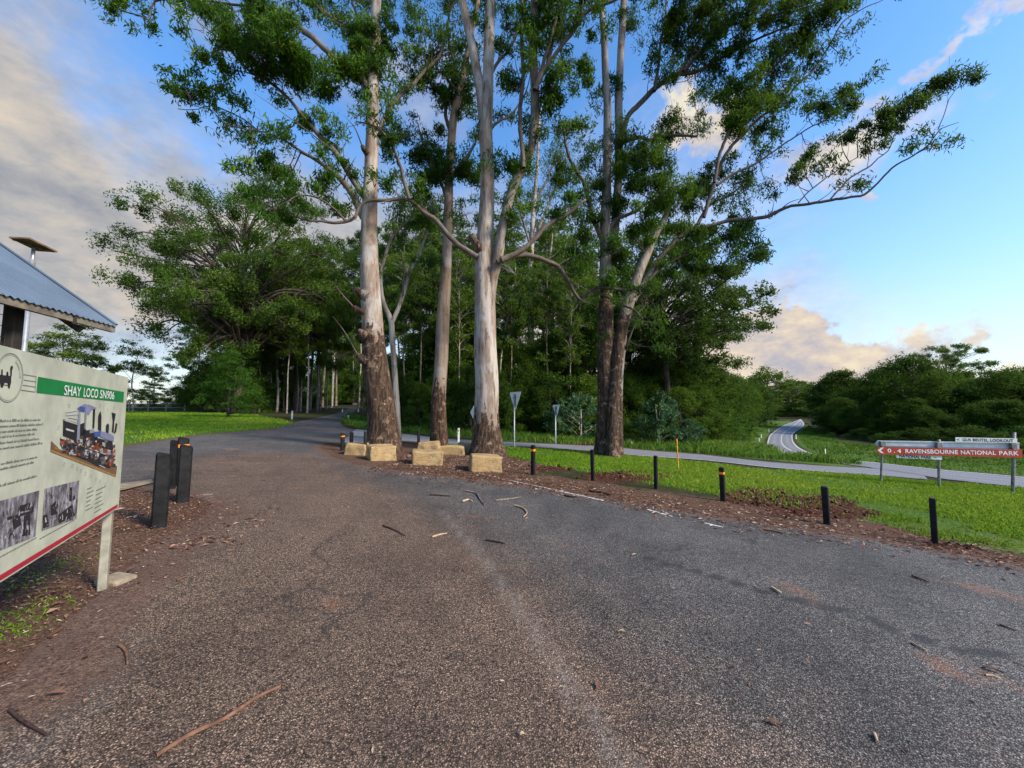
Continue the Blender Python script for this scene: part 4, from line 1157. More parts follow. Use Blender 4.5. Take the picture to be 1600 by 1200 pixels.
def proto_dome(seed, H, W, nc, rad, n, leaf, leafm, bark, base=0.05, r0=0.16, tint=0.45, lobes=6, flat=0.25, droop=0.25, flatz=0.7, tvar=0.17, cone=0.0):
    """closed crown of heaped leaf clumps reaching nearly to the ground"""
    rs = np.random.RandomState(seed)
    tb, cb = MB(), MB()
    tr = np.array([[0, 0, -0.2], [rs.normal() * 0.1, rs.normal() * 0.1, H * 0.3], [rs.normal() * 0.25, rs.normal() * 0.25, H * 0.8]])
    tb.tube(tr, [r0 * 1.2, r0, r0 * 0.4], 8, step=H / 12, rough=0.05, seed=seed)
    ends = []
    ph = rs.rand(lobes) * 6.28
    heads, hr = None, 0.23 * W
    if H > 5 and cone == 0:
        heads = []
        for _ in range(16):
            a = rs.rand() * 6.283; zf = rs.rand() ** 0.7
            pr = math.sin(math.pi * min(0.98, (0.16 + 0.84 * zf) ** 1.15)) ** 0.6
            rr = W * 0.36 * pr * rs.rand() ** 0.4
            heads.append([math.cos(a) * rr, math.sin(a) * rr, H * (0.12 + 0.74 * zf)])
        heads = np.array(heads)
    for k in range(nc):
        a = rs.rand() * 6.283
        zf = rs.rand() ** 0.8
        prof = math.sin(math.pi * min(0.98, (0.16 + 0.84 * zf) ** 1.15)) ** 0.6 if cone == 0 else (1.02 - zf) ** cone
        lob = 1 + 0.30 * sum(math.sin(a * (i + 1) + zf * 5 * (i % 3) + ph[i]) for i in range(lobes)) / 1.8
        rr = W * 0.5 * prof * lob * (0.45 + 0.55 * rs.rand() ** 0.5)
        c = np.array([math.cos(a) * rr, math.sin(a) * rr, H * (base + (0.97 - base) * zf)])
        if heads is not None and rs.rand() < 0.75:
            j = int(np.argmin(np.linalg.norm(heads - c, axis=1)))
            dv = c - heads[j]; ln = np.linalg.norm(dv) + 1e-6
            c = heads[j] + dv / ln * min(ln, hr * (0.7 + 0.3 * rs.rand()))
        ends.append((c, c))
        if rs.rand() < 0.3:
            z0 = max(0.3, c[2] - rr * 0.7)
            tb.tube(np.array([[0, 0, min(z0, H * 0.75)], c * [0.5, 0.5, 0] + [0, 0, (z0 + c[2]) / 2 + 0.1], c]), [r0 * 0.35, r0 * 0.2, 0.02], 4)
    foliage_at(cb, ends, rad, n, leaf, rs, flatz=flatz, droop=droop, flat=flat, tint=tint, tvar=tvar)
    return tb.mesh('trunk', M[bark]), cb.mesh('crown', [M[leafm]]), H


def proto_tall(seed, H, bark, limbs=9, h0=0.5, spread=0.2, n=60, rad=0.85, r0=0.2, tint=0.5, lev=2, leaf=(0.30, 0.12), kids=3, leafm='plate_leaf'):
    return proto_plate(seed, H, h0, limbs, lev, kids, spread, rad, n, leaf, bark, leafm, r0, up=0.45, ang=0.6, tint=tint, flatz=0.4, low=0.5)


def proto_fan(seed, H, W, zc, rz, lobes, lobe_r, nclump, rad, n, leaf, bark, leafm='plate_leaf', r0=0.3, fork=0.2, tint=0.5, flatz=0.34, shell=0.55, tvar=0.15, flat=0.45, steep=-0.06):
    """rounded crown of separate leafy tufts, each carried by its own rising limb"""
    rs = np.random.RandomState(seed)
    tb, cb = MB(), MB()
    top = H * (zc + rz * 0.55)
    tr = np.array([[0, 0, -0.2], [rs.normal() * 0.1, rs.normal() * 0.1, H * 0.15], [rs.normal() * 0.015 * H, rs.normal() * 0.015 * H, H * 0.4], [rs.normal() * 0.03 * H, rs.normal() * 0.03 * H, top]])
    tp, trd, _ = spline(tr, [r0 * 1.3, r0, r0 * 0.75, r0 * 0.2], H / 30)
    tb.tube(tp, trd, 10, rough=0.06, seed=seed)
    ends, cent = [], []
    tries = 0
    while len(cent) < lobes and tries < 9000:
        tries += 1
        p = rs.normal(size=3); p /= np.linalg.norm(p)
        p *= shell + (1 - shell) * rs.rand() ** 0.6
        c = np.array([p[0] * W / 2, p[1] * W / 2, H * zc + p[2] * H * rz])
        if c[2] < H * 0.08 or any(np.linalg.norm((c - q) * [1, 1, 1.4]) < lobe_r * 0.75 for q in cent):
            continue
        cent.append(c)
    for c in cent:
        rr = math.hypot(c[0], c[1])
        z0 = min(max((fork + 0.22 * rs.rand()) * H, c[2] - rr * (0.30 + 0.5 * rs.rand())), top * 0.96)
        i = int(np.argmin(abs(tp[:, 2] - z0)))
        b0 = tp[i]
        m1 = b0 * 0.6 + c * 0.4 + np.array([0, 0, steep * rr]) + rs.normal(size=3) * 0.05 * rr
        m2 = b0 * 0.25 + c * 0.75 + np.array([0, 0, steep * 0.8 * rr]) + rs.normal(size=3) * 0.04 * rr
        r1 = max(trd[i] * 0.42, 0.02)
        lp, lr, _ = spline(np.array([b0, m1, m2, c]), [r1, r1 * 0.75, r1 * 0.5, r1 * 0.2], max(0.4, H / 40))
        tb.tube(lp, lr, 6, rough=0.05, seed=seed)
        for k in range(nclump):
            d = rs.normal(size=3); d /= np.linalg.norm(d); d[2] = abs(d[2]) * 0.8 - 0.2
            q = c + d * lobe_r * (0.4 + 0.6 * rs.rand() ** 0.5) * np.array([1, 1, 0.75])
            ends.append((q, d))
            s0 = lp[rs.randint(len(lp) // 2, len(lp))]
            tb.tube(np.array([s0, (s0 + q) / 2 + rs.normal(size=3) * 0.08 * lobe_r, q]), [max(r1 * 0.16, 0.012), max(r1 * 0.1, 0.009), 0.006], 4)
    foliage_at(cb, ends, rad, n, leaf, rs, flatz=flatz, tint=tint, flat=flat, tvar=tvar)
    return tb.mesh('trunk', M[bark]), cb.mesh('crown', [M[leafm]]), max(e[0][2] for e in ends) + rad * flatz


PR = {}
PR['spread'] = [proto_fan(31, 22.0, 19.0, 0.56, 0.42, 210, 1.2, 4, 0.66, 120, (0.27, 0.085), 'bark_mid', r0=0.42, fork=0.20, tint=0.46, shell=0.25, flatz=0.95, flat=0.0, steep=0.2),
                proto_fan(32, 22.0, 16.0, 0.55, 0.43, 170, 1.15, 4, 0.62, 120, (0.27, 0.085), 'bark_mid', r0=0.38, fork=0.22, tint=0.42, shell=0.25, flatz=0.95, flat=0.0, steep=0.2)]
PR['layer'] = [proto_fan(33, 14.0, 11.0, 0.60, 0.38, 135, 0.70, 4, 0.42, 75, (0.22, 0.08), 'bark_dark', r0=0.20, fork=0.32, tint=0.45, shell=0.3, flatz=0.85, flat=0.0, steep=0.1),
               proto_fan(34, 14.0, 11.0, 0.58, 0.40, 120, 0.70, 4, 0.42, 75, (0.22, 0.08), 'bark_dark', r0=0.19, fork=0.32, tint=0.48, shell=0.3, flatz=0.85, flat=0.0, steep=0.1)]
PR['gum'] = [proto_fan(41, 24.0, 9.5, 0.70, 0.28, 70, 0.95, 4, 0.62, 70, (0.32, 0.11), 'bark_far', r0=0.24, fork=0.42, tint=0.48, flatz=0.8, flat=0.05, steep=0.1),
             proto_fan(42, 24.0, 8.5, 0.72, 0.26, 60, 0.95, 4, 0.62, 70, (0.32, 0.11), 'bark_grey', r0=0.22, fork=0.46, tint=0.55, flatz=0.8, flat=0.05, steep=0.1),
             proto_fan(43, 24.0, 10.5, 0.66, 0.32, 80, 0.95, 4, 0.62, 70, (0.32, 0.11), 'bark_far', r0=0.25, fork=0.36, tint=0.42, flatz=0.8, flat=0.05, steep=0.1)]
PR['thin'] = [proto_fan(45, 20.0, 6.5, 0.68, 0.30, 46, 0.65, 4, 0.5, 48, (0.30, 0.10), 'bark_grey', r0=0.12, fork=0.40, tint=0.58, shell=0.3, flatz=0.8, flat=0.05, steep=0.1),
              proto_fan(46, 20.0, 6.0, 0.72, 0.27, 42, 0.65, 4, 0.5, 48, (0.30, 0.10), 'bark_far', r0=0.11, fork=0.45, tint=0.55, shell=0.3, flatz=0.8, flat=0.05, steep=0.1)]
PR['dense'] = [proto_dome(51, 9.0, 7.5, 150, 0.85, 95, (0.26, 0.12), 'wood_leaf', 'bark_dark', tint=0.5),
               proto_dome(52, 9.0, 6.5, 150, 0.8, 95, (0.26, 0.12), 'wood_leaf', 'bark_dark', tint=0.38),
               proto_dome(53, 9.0, 8.5, 160, 0.9, 95, (0.28, 0.12), 'wood_leaf', 'bark_dark', tint=0.52)]
PR['cone'] = [proto_dome(55, 9.0, 6.5, 130, 0.7, 90, (0.22, 0.11), 'wood_leaf', 'bark_dark', cone=0.75, tint=0.34)]
PR['bright'] = [proto_dome(57, 6.0, 5.2, 150, 0.55, 80, (0.26, 0.05), 'bright_leaf', 'bark_dark', cone=0.7, tint=0.55, droop=0.45, flatz=0.45, r0=0.1)]
PR['shrub'] = [proto_dome(61, 3.0, 3.2, 60, 0.42, 60, (0.17, 0.08), 'wood_leaf', 'bark_dark', base=0.02, r0=0.05, tint=0.55),
               proto_dome(62, 3.0, 3.8, 60, 0.45, 60, (0.17, 0.08), 'wood_leaf', 'bark_dark', base=0.02, r0=0.05, tint=0.48),
               proto_dome(64, 3.0, 3.4, 60, 0.42, 60, (0.17, 0.08), 'bright_leaf', 'bark_dark', base=0.02, r0=0.05, tint=0.34)]
PR['pale'] = [proto_dome(63, 3.0, 3.0, 50, 0.36, 40, (0.26, 0.09), 'pale_leaf', 'bark_grey', base=0.1, r0=0.05, tint=0.55, droop=0.3),
              proto_dome(65, 3.0, 2.6, 44, 0.36, 40, (0.26, 0.09), 'pale_leaf', 'bark_grey', base=0.1, r0=0.05, tint=0.6, droop=0.3)]
PR['umbel'] = [proto_fan(71, 10.0, 6.0, 0.58, 0.38, 22, 0.75, 5, 0.45, 46, (0.24, 0.09), 'bark_grey', r0=0.10, fork=0.2, tint=0.86, shell=0.2, flatz=0.7, flat=0.1, steep=0.15),
               proto_fan(72, 10.0, 5.0, 0.60, 0.36, 17, 0.75, 5, 0.45, 46, (0.24, 0.09), 'bark_grey', r0=0.09, fork=0.25, tint=0.84, shell=0.2, flatz=0.7, flat=0.1, steep=0.15)]
PR['fartree'] = [proto_dome(75, 12.0, 9.0, 90, 1.3, 60, (0.5, 0.24), 'wood_leaf', 'bark_far', tint=0.5),
                 proto_fan(76, 14.0, 9.0, 0.62, 0.34, 22, 1.6, 7, 1.0, 44, (0.5, 0.2), 'bark_grey', tint=0.5, r0=0.2, fork=0.3)]
PLACED = random.Random(4)


def put(kind, px, D, ytop, label, group=None, var=None, wide=1.0, cat='tree', name=None, rz=None, ybase=None):
    """stand a copy of a kind at a bearing and distance, as tall as its top shows"""
    tm, cm, H = PR[kind][var if var is not None else PLACED.randrange(len(PR[kind]))]
    p = P(px, 645, D)
    z = float(hgt(p.x, p.y))
    top = P(px, ytop, D).z
    s = max(0.2, (top - z) / H)
    nm = name or {'dense': 'rainforest_tree', 'cone': 'rainforest_tree', 'shrub': 'shrub', 'pale': 'shrub', 'bright': 'conifer_tree'}.get(kind, 'gum_tree')
    r = empty(nm, (p.x, p.y, z), label, 'shrub' if nm == 'shrub' else cat, group, PLACED.uniform(0, 6.28) if rz is None else rz)
    r.scale = (s * wide, s * wide, s)
    for n_, me in (('trunk', tm), ('crown', cm)):
        o = bpy.data.objects.new(n_, me)
        COL.objects.link(o)
        o.parent = r
    return r


# single trees one can point at
put('spread', 372, 44, 286, 'broad spreading tree with flat leaf layers right of the shelter roof', wide=0.98, rz=0.6, var=0)
put('spread', 462, 52, 372, 'rounder dark tree filling the gap between the spreading tree and the left gum', wide=0.85, rz=2.2, var=1)
put('bright', 356, 33, 549, 'bright green conical young tree at the edge of the left lawn')
put('layer', 1040, 31, 345, 'dark-trunked tree with tiered drooping branches behind the big right gum', var=0, wide=0.98, rz=0.9)
put('layer', 1072, 37, 400, 'lower tiered tree hanging out over the thicket toward the bend', var=1, wide=0.85, rz=3.9)
put('layer', 985, 36, 470, 'small tiered tree partly hidden by the stems of the big right gum', var=1, wide=0.9, rz=1.0)
put('cone', 722, 30, 448, 'tall dark pointed rainforest tree between the slim gum and the tallest gum', wide=0.9)
put('dense', 1424, 46, 556, 'large dark domed tree standing above the bank behind the direction sign', var=0, wide=0.95)
put('layer', 1486, 56, 536, 'pale-limbed gum rising behind the dark domed tree at right', var=0, wide=0.95)
put('dense', 1590, 44, 578, 'rounded dark tree at the right edge of the far thicket', var=2)
put('umbel', 96, 42, 506, 'small tree with umbrella-shaped leaf tiers right of the solar light pole', var=0, wide=1.3)
put('umbel', 140, 48, 520, 'second umbrella-tiered tree just left of the gap beside the board', var=1, wide=1.2)
put('umbel', 207, 46, 532, 'slender young tree with small leaf umbrellas beside the top corner of the board', var=1, wide=0.95)
put('umbel', 238, 60, 556, 'low umbrella-tiered tree between the slender young tree and the lawn thicket', var=0, wide=1.0)
put('pale', 905, 24.5, 618, 'grey-green leafy shrub between the two triangular signs and the big right gum', var=0, wide=1.15)
put('pale', 1030, 25.5, 616, 'tall pale-leaved shrub right of the big right gum', var=1, wide=0.95)
put('pale', 1074, 26.5, 656, 'small pale-leaved shrub right of the tall pale-leaved shrub', var=0, wide=1.0)
put('pale', 1290, 52, 678, 'pale leafy shrub on the far roadside below the dark trees', var=1, wide=1.5)
put('shrub', 1106, 30, 668, 'low green bush on the mound behind the side road', var=0, wide=1.5)
put('shrub', 1158, 36, 668, 'low green bush nearest the outside of the road bend', var=2, wide=1.5)

R4 = random.Random(9)
MROAD = np.concatenate([m_l[::4], m_r[::-4]])


def mass(kinds, spots, label, group, **k):
    for s in spots:
        px, D, yt = s[:3]
        px += R4.uniform(-5, 5)
        if px > 1100 and k.get('push'):
            for _ in range(40):
                q = P(px, 645, D)
                if float(sdist(np.array([[q.x, q.y]]), MROAD)[0]) > k['push'][1]:
                    break
                px += 3 * k['push'][0]
        yt += R4.uniform(-1, 1) * k.get('jit', 8); D *= R4.uniform(0.97, 1.04)
        put(R4.choice(kinds) if len(s) < 4 else s[3], px, D, yt, label, group, wide=R4.uniform(0.9, 1.2) * k.get('wide', 1.0), **{a: v for a, v in k.items() if a not in ('wide', 'jit', 'push')})


mass(['gum'], [(398, 50, 440), (418, 56, 400), (436, 47, 420), (452, 62, 390), (470, 54, 430), (486, 60, 395), (498, 70, 410), (508, 80, 430), (516, 92, 450), (524, 104, 470), (345, 58, 430), (375, 66, 420), (408, 46, 450, 'thin'), (424, 50, 440, 'thin'), (441, 53, 450, 'thin'), (449, 46, 440, 'thin'), (461, 50, 430, 'thin'), (478, 48, 440, 'thin'), (484, 55, 450, 'thin'), (493, 52, 430, 'thin'), (503, 60, 440, 'thin'), (512, 66, 450, 'thin'), (519, 76, 460, 'thin'), (430, 58, 430, 'thin'), (468, 62, 430, 'thin'), (322, 70, 470), (300, 62, 490)],
     'tall dark-trunked gum in the stand left of the forest road', 'stand of gums left of the forest road', wide=0.8)
mass(['gum', 'thin'], [(566, 58, 360), (578, 72, 370), (560, 86, 420), (556, 104, 460), (590, 50, 420), (604, 64, 390), (552, 125, 500)],
     'slim gum in the row right of the forest road behind the left giant', 'row of gums right of the forest road', wide=0.8)
mass(['dense'], [(540, 132, 540), (548, 140, 530), (530, 128, 545), (560, 130, 540), (516, 118, 560), (572, 110, 560), (500, 100, 580), (584, 84, 575)],
     'dark tree closing off the far end of the forest road', 'trees at the end of the forest road')
mass(['shrub'], [(x, 122 + (x % 7) * 3, 612 + (x % 5) * 2) for x in range(492, 592, 7)], 'dark low bush under the trees at the end of the forest road', 'bushes at the end of the forest road', wide=1.6)
mass(['shrub'], [(x, 74 + (x % 9) * 2, 618 + (x % 5) * 3) for x in range(286, 500, 13)], 'dark low bush in the shade of the stand left of the forest road', 'bushes under the left stand', wide=1.7)
mass(['dense'], [(318, 47, 585), (340, 45, 560), (366, 46, 540), (372, 70, 600), (404, 74, 596), (440, 78, 600), (462, 84, 604), (486, 82, 610), (505, 88, 612), (340, 72, 600), (310, 74, 604), (520, 105, 618), (412, 52, 622), (440, 56, 622), (466, 60, 622), (490, 70, 622), (300, 54, 590), (330, 60, 575), (386, 52, 560), (410, 58, 540), (430, 60, 560), (455, 66, 575), (478, 72, 590), (270, 64, 605), (395, 44, 600), (352, 48, 585), (425, 50, 600)],
     'dark understorey tree under the gums left of the forest road', 'understorey left of the forest road')
mass(['shrub', 'fartree'], [(190, 60, 604, 'fartree'), (215, 66, 600, 'fartree'), (240, 70, 606, 'fartree'), (262, 75, 612, 'fartree'), (285, 72, 610, 'fartree'), (228, 58, 622, 'shrub'), (252, 60, 622, 'shrub'), (276, 58, 622, 'shrub'),
                            (160, 62, 600, 'fartree'), (120, 66, 598, 'fartree'), (70, 66, 590, 'fartree'), (20, 64, 585, 'fartree'), (-60, 60, 580, 'fartree')],
     'grey-green tree in the low belt beyond the lawn fence', 'low tree belt beyond the lawn fence', cat='tree', name='gum_tree')
mass(['dense', 'cone'], [(628, 31, 560), (645, 34, 530), (660, 31, 510), (676, 36, 500), (700, 31, 490), (714, 27, 520), (742, 35, 480), (752, 30, 520), (790, 33, 530), (808, 29, 550), (820, 36, 535), (858, 33, 530), (876, 30, 525), (892, 35, 515),
                         (910, 30, 500), (928, 34, 490), (604, 38, 560), (616, 29, 590), (690, 26.5, 575), (780, 27, 580), (860, 27, 580), (925, 28, 585), (636, 27, 585), (655, 26, 600), (585, 45, 590), (735, 26, 570), (905, 27.5, 575), (812, 27, 590)],
     'dark rainforest tree in the thicket behind the central gums', 'thicket behind the central gums', wide=0.85)
mass(['thin'], [(630, 28, 420), (652, 27, 400), (672, 28.5, 430), (716, 27, 400), (779, 28, 390), (800, 27, 420), (864, 28, 400), (888, 27.5, 430), (632, 38, 400), (662, 40, 380), (712, 39, 400), (748, 37, 420), (782, 38, 400), (798, 40, 430), (818, 36, 410), (872, 38, 400), (890, 40, 420), (908, 37, 440), (922, 40, 430), (858, 41, 360), (978, 42, 470), (600, 46, 400), (580, 44, 380), (640, 44, 330), (655, 52, 290), (668, 48, 350), (705, 50, 330), (722, 56, 380), (742, 46, 360), (775, 54, 350), (790, 44, 380), (806, 50, 300), (815, 58, 400), (868, 46, 330), (884, 52, 370), (900, 48, 390), (916, 56, 410), (925, 44, 380),
                (988, 52, 430), (1008, 58, 450), (620, 56, 380), (965, 50, 440)],
     'thin pale gum rising above the dark central thicket', 'thin gums above the central thicket', wide=0.85)
mass(['dense'], [(985, 33, 575), (1010, 36, 560), (1035, 38, 565), (1058, 34, 572), (1078, 40, 560), (1100, 36, 568), (1122, 42, 565), (1140, 38, 582), (1160, 45, 578), (1180, 50, 585), (1196, 58, 592), (1212, 66, 596), (1228, 78, 600), (1240, 92, 604), (970, 30, 590),
                 (1120, 33, 605), (1150, 37, 618), (1092, 31, 610), (1062, 29.5, 612), (1000, 29, 618), (1178, 44, 622), (1200, 52, 625), (1218, 62, 625)],
     'green tree in the thicket between the big right gum and the road bend', 'thicket beside the road bend', wide=0.9, push=(-1, 5.0))
mass(['shrub'], [(1115, 31.5, 640), (1140, 34, 645), (1168, 40, 650), (1190, 46, 650), (1050, 28.5, 650), (1000, 28, 652), (980, 27.5, 655), (950, 27, 650), (1210, 56, 645), (1226, 70, 640), (880, 26, 645), (800, 26, 640), (775, 25.5, 648), (700, 25.5, 645), (640, 25.5, 648), (668, 25.2, 646),
                 (928, 26, 648), (1088, 29, 655)],
     'green shrub along the foot of the forest behind the grass bank', 'shrubs at the foot of the forest', wide=1.1, push=(-1, 3.0))
mass(['dense'], [(1272, 66, 606), (1290, 60, 600), (1316, 64, 590), (1340, 58, 604), (1360, 66, 606), (1384, 54, 594), (1402, 52, 578), (1450, 50, 590), (1474, 46, 612), (1496, 44, 606), (1522, 44, 604), (1548, 47, 598), (1570, 43, 592), (1612, 46, 580), (1640, 42, 590), (1690, 44, 585), (1760, 42, 590),
                 (1268, 58, 630), (1285, 54, 632), (1306, 53, 625), (1330, 50, 630), (1356, 48, 632), (1380, 46, 630), (1405, 44, 632), (1432, 42, 628), (1460, 40.5, 644), (1488, 40, 644), (1515, 39, 634), (1545, 38, 630), (1575, 37, 634), (1605, 36.5, 630), (1650, 36, 634), (1262, 72, 620)],
     'dark tree in the dense wood behind the red direction sign', 'dense wood on the far side of the main road', jit=17, wide=1.1, push=(1, 5.0))
mass(['shrub'], [(1300, 47, 672), (1325, 45, 668), (1350, 43, 672), (1378, 41.5, 668), (1402, 40, 672), (1430, 39, 668), (1460, 37.5, 674), (1490, 36.5, 670), (1520, 35.5, 676), (1552, 34.5, 672), (1584, 34, 676), (1620, 33.5, 672), (1276, 52, 660)],
     'dark shrub at the edge of the wood behind the red direction sign', 'shrubs edging the far wood', wide=1.4, jit=12, push=(1, 2.5))
mass(['shrub'], [(x, 128 + (x % 7) * 4, 622 + (x % 5) * 4) for x in range(1190, 1300, 8)], 'distant dark bush under the skyline trees beyond the bend', 'distant bushes beyond the bend', wide=2.2)
mass(['fartree'], [(1180, 120, 585), (1200, 135, 582), (1216, 150, 588), (1232, 140, 592), (1246, 160, 590), (1258, 150, 594), (1270, 140, 596), (1284, 130, 592), (1300, 120, 588), (1322, 110, 594), (1340, 120, 598), (1365, 110, 600), (1392, 115, 598), (1500, 90, 590), (1530, 95, 592), (1560, 90, 590), (1620, 90, 588),
                   (1150, 110, 588)],
     'distant tree on the skyline beyond the road bend', 'distant skyline trees beyond the bend', name='gum_tree')


# ------------------------------------------------------------------ smaller helpers for made things
class Wall:
    """an upright plane through two sight lines; pt() finds where a pixel falls on it"""
    def __init__(self, pa, Da, pb, Db):
        self.a, self.b = P(pa[0], pa[1], Da), P(pb[0], pb[1], Db)
        self.U = Vector((self.b.x - self.a.x, self.b.y - self.a.y, 0)).normalized()
        self.N = Vector((self.U.y, -self.U.x, 0))
        if self.N.dot(EYE - self.a) < 0:
            self.N = -self.N

    def pt(self, px, py, off=0.0):
        d = ray(px, py)
        t = (self.a - EYE).dot(self.N) / d.dot(self.N)
        return EYE + d * t + self.N * off

    def uv(self, px, py):
        p = self.pt(px, py)
        return (p - self.a).dot(self.U), p.z

    def at(self, u, z, off=0.0):
        p = self.a + self.U * u + self.N * off
        return Vector((p.x, p.y, z))


def slab(b, front, depth, mat=0):
    """a flat outline given its thickness"""
    f = [np.array(v) for v in front]
    k = len(f)
    vs = f + [v + np.array(depth) for v in f]
    n0 = b.n
    b.add(vs, [(i, (i + 1) % k, (i + 1) % k + k, i + k) for i in range(k)], mat)
    b.f += [np.array([[n0 + i for i in range(k)]]), np.array([[n0 + k + i for i in reversed(range(k))]])]
    b.m += [np.array([mat], dtype=np.int32)] * 2
    b.sm += [np.array([False])] * 2


def flat(b, pts, mat=0):
    n0 = b.n
    b.add(pts, [tuple(range(len(pts)))], mat)


def text_part(name, string, p0, U, V, width, height, mat, parent, thick=0.0, space=1.0):
    """lettering built as a mesh: left baseline p0, run along U, up along V"""
    cu = bpy.data.curves.new(name, 'FONT')
    cu.body = string
    cu.size = 1.0
    cu.space_character = space
    cu.offset = thick
    tmp = bpy.data.objects.new(name, cu)
    COL.objects.link(tmp)
    dg = bpy.context.evaluated_depsgraph_get()
    me = bpy.data.meshes.new_from_object(tmp.evaluated_get(dg))
    bpy.data.objects.remove(tmp)
    co = np.zeros(len(me.vertices) * 3, dtype=np.float32)
    me.vertices.foreach_get('co', co)
    co = co.reshape(-1, 3)
    x0, x1 = co[:, 0].min(), co[:, 0].max()
    cap = 0.70
    w_ = (np.array(p0)[None] + np.array(U)[None] * ((co[:, 0] - x0) / (x1 - x0) * width)[:, None] + np.array(V)[None] * (co[:, 1] / cap * height)[:, None])
    w_ -= np.array(parent.location)[None]
    me.vertices.foreach_set('co', w_.ravel().astype(np.float32))
    me.materials.clear()
    me.materials.append(mat)
    me.update()
    o = bpy.data.objects.new(name, me)
    COL.objects.link(o)
    o.parent = parent
    return o


M['panel_cream'] = plain('weathered cream panel', (0.44, 0.455, 0.36), 0.55, var=0.10, scale=5.0, bump=0.05)
M['print_green'] = plain('green print', (0.012, 0.185, 0.050), 0.5, var=0.06)
M['print_red'] = plain('red print', (0.36, 0.018, 0.035), 0.5, var=0.06)
M['white_paint'] = plain('white paint', (0.72, 0.73, 0.70), 0.5, var=0.08)
M['ink'] = plain('black ink', (0.022, 0.020, 0.022), 0.6, var=0.05)
M['grey_ink'] = plain('faded grey ink', (0.15, 0.17, 0.145), 0.6, var=0.05)
M['faint_ink'] = plain('faint ink', (0.26, 0.30, 0.22), 0.6, var=0.05)
M['post_cream'] = plain('cream steel post', (0.29, 0.275, 0.215), 0.5, var=0.15, scale=9.0)
M['concrete'] = plain('concrete', (0.25, 0.20, 0.14), 0.9, var=0.18, scale=11.0, bump=0.6)
M['galv'] = plain('galvanised steel', (0.33, 0.35, 0.36), 0.42, metal=0.5, var=0.12, scale=7.0)
M['alu'] = plain('sign back aluminium', (0.50, 0.56, 0.62), 0.4, metal=0.35, var=0.10, scale=4.0)
M['sign_red'] = plain('sign red', (0.42, 0.050, 0.022), 0.45, var=0.10, scale=3.0)
M['sign_grey'] = plain('pale grey sign back', (0.78, 0.79, 0.76), 0.5, var=0.07)
M['post_grey'] = plain('grey sign post', (0.22, 0.21, 0.20), 0.6, var=0.25, scale=12.0)
M['black_plastic'] = plain('black recycled plastic', (0.0095, 0.0095, 0.0105), 0.6, var=0.4, scale=9.0, bump=0.6, spec=0.22)
M['orange'] = plain('orange reflective band', (0.85, 0.25, 0.015), 0.4, var=0.05)
M['roof'] = plain('blue-grey roof steel', (0.105, 0.145, 0.195), 0.55, metal=0.15, var=0.08, scale=2.0, bump=0.03)
M['timber'] = plain('weathered timber', (0.17, 0.15, 0.115), 0.8, var=0.22, scale=8.0)
M['timber_dark'] = plain('dark timber', (0.030, 0.026, 0.022), 0.8, var=0.2, scale=8.0)
M['solar_back'] = plain('solar panel underside', (0.20, 0.13, 0.07), 0.6, var=0.25, scale=4.0)
M['solar_cell'] = plain('solar cells', (0.012, 0.018, 0.05), 0.15, var=0.1, spec=0.5)
M['stake'] = plain('orange survey stake', (0.55, 0.27, 0.03), 0.7, var=0.2, scale=20.0)

m, t = new_mat('sandstone')
o = t.n('ShaderNodeTexCoord').outputs['Object']
band = t.noise(t.vmath('MULTIPLY', o, (1.2, 1.2, 7.0)), 3.0, 5.0, 0.6)
c = t.ramp(band, [(0.25, (0.21, 0.135, 0.065)), (0.48, (0.32, 0.22, 0.105)), (0.75, (0.40, 0.295, 0.155))])
gr = t.noise(o, 9.0, 5.0, 0.7)
c = t.mix(t.smooth(gr, 0.54, 0.68, 0.0, 0.7), c, (0.17, 0.10, 0.05))
c = t.mix(t.smooth(t.noise(o, 3.6, 6.0, 0.7), 0.56, 0.64, 0.0, 0.6), c, (0.12, 0.085, 0.055))
c = t.mix(t.smooth(t.noise(o, 2.5, 4.0), 0.55, 0.75, 0.0, 0.4), c, (0.60, 0.47, 0.27))
finish(t, c, 0.9, t.math('ADD', t.math('MULTIPLY', gr, 1.0), t.math('MULTIPLY', t.noise(o, 40.0, 4.0), 0.5)), 0.9, 0.03, spec=0.15)
M['sandstone'] = m

m, t = new_mat('old photograph print')
o = t.n('ShaderNodeTexCoord').outputs['Object']
n1 = t.noise(t.vmath('MULTIPLY', o, (1.0, 1.0, 0.3)), 38.0, 4.0, 0.7)
n2 = t.noise(o, 9.0, 4.0, 0.6)
c = t.ramp(t.math('ADD', t.math('MULTIPLY', n1, 0.6), t.math('MULTIPLY', n2, 0.4)), [(0.36, (0.02, 0.02, 0.024)), (0.5, (0.16, 0.15, 0.17)), (0.64, (0.42, 0.40, 0.44))])
finish(t, c, 0.5)
M['old_photo'] = m


def print_mat(col):
    key = 'print %.3f %.3f %.3f' % col
    if key not in M:
        M[key] = plain(key, col, 0.5, var=0.08, scale=30.0, bump=0.0)
    return M[key]


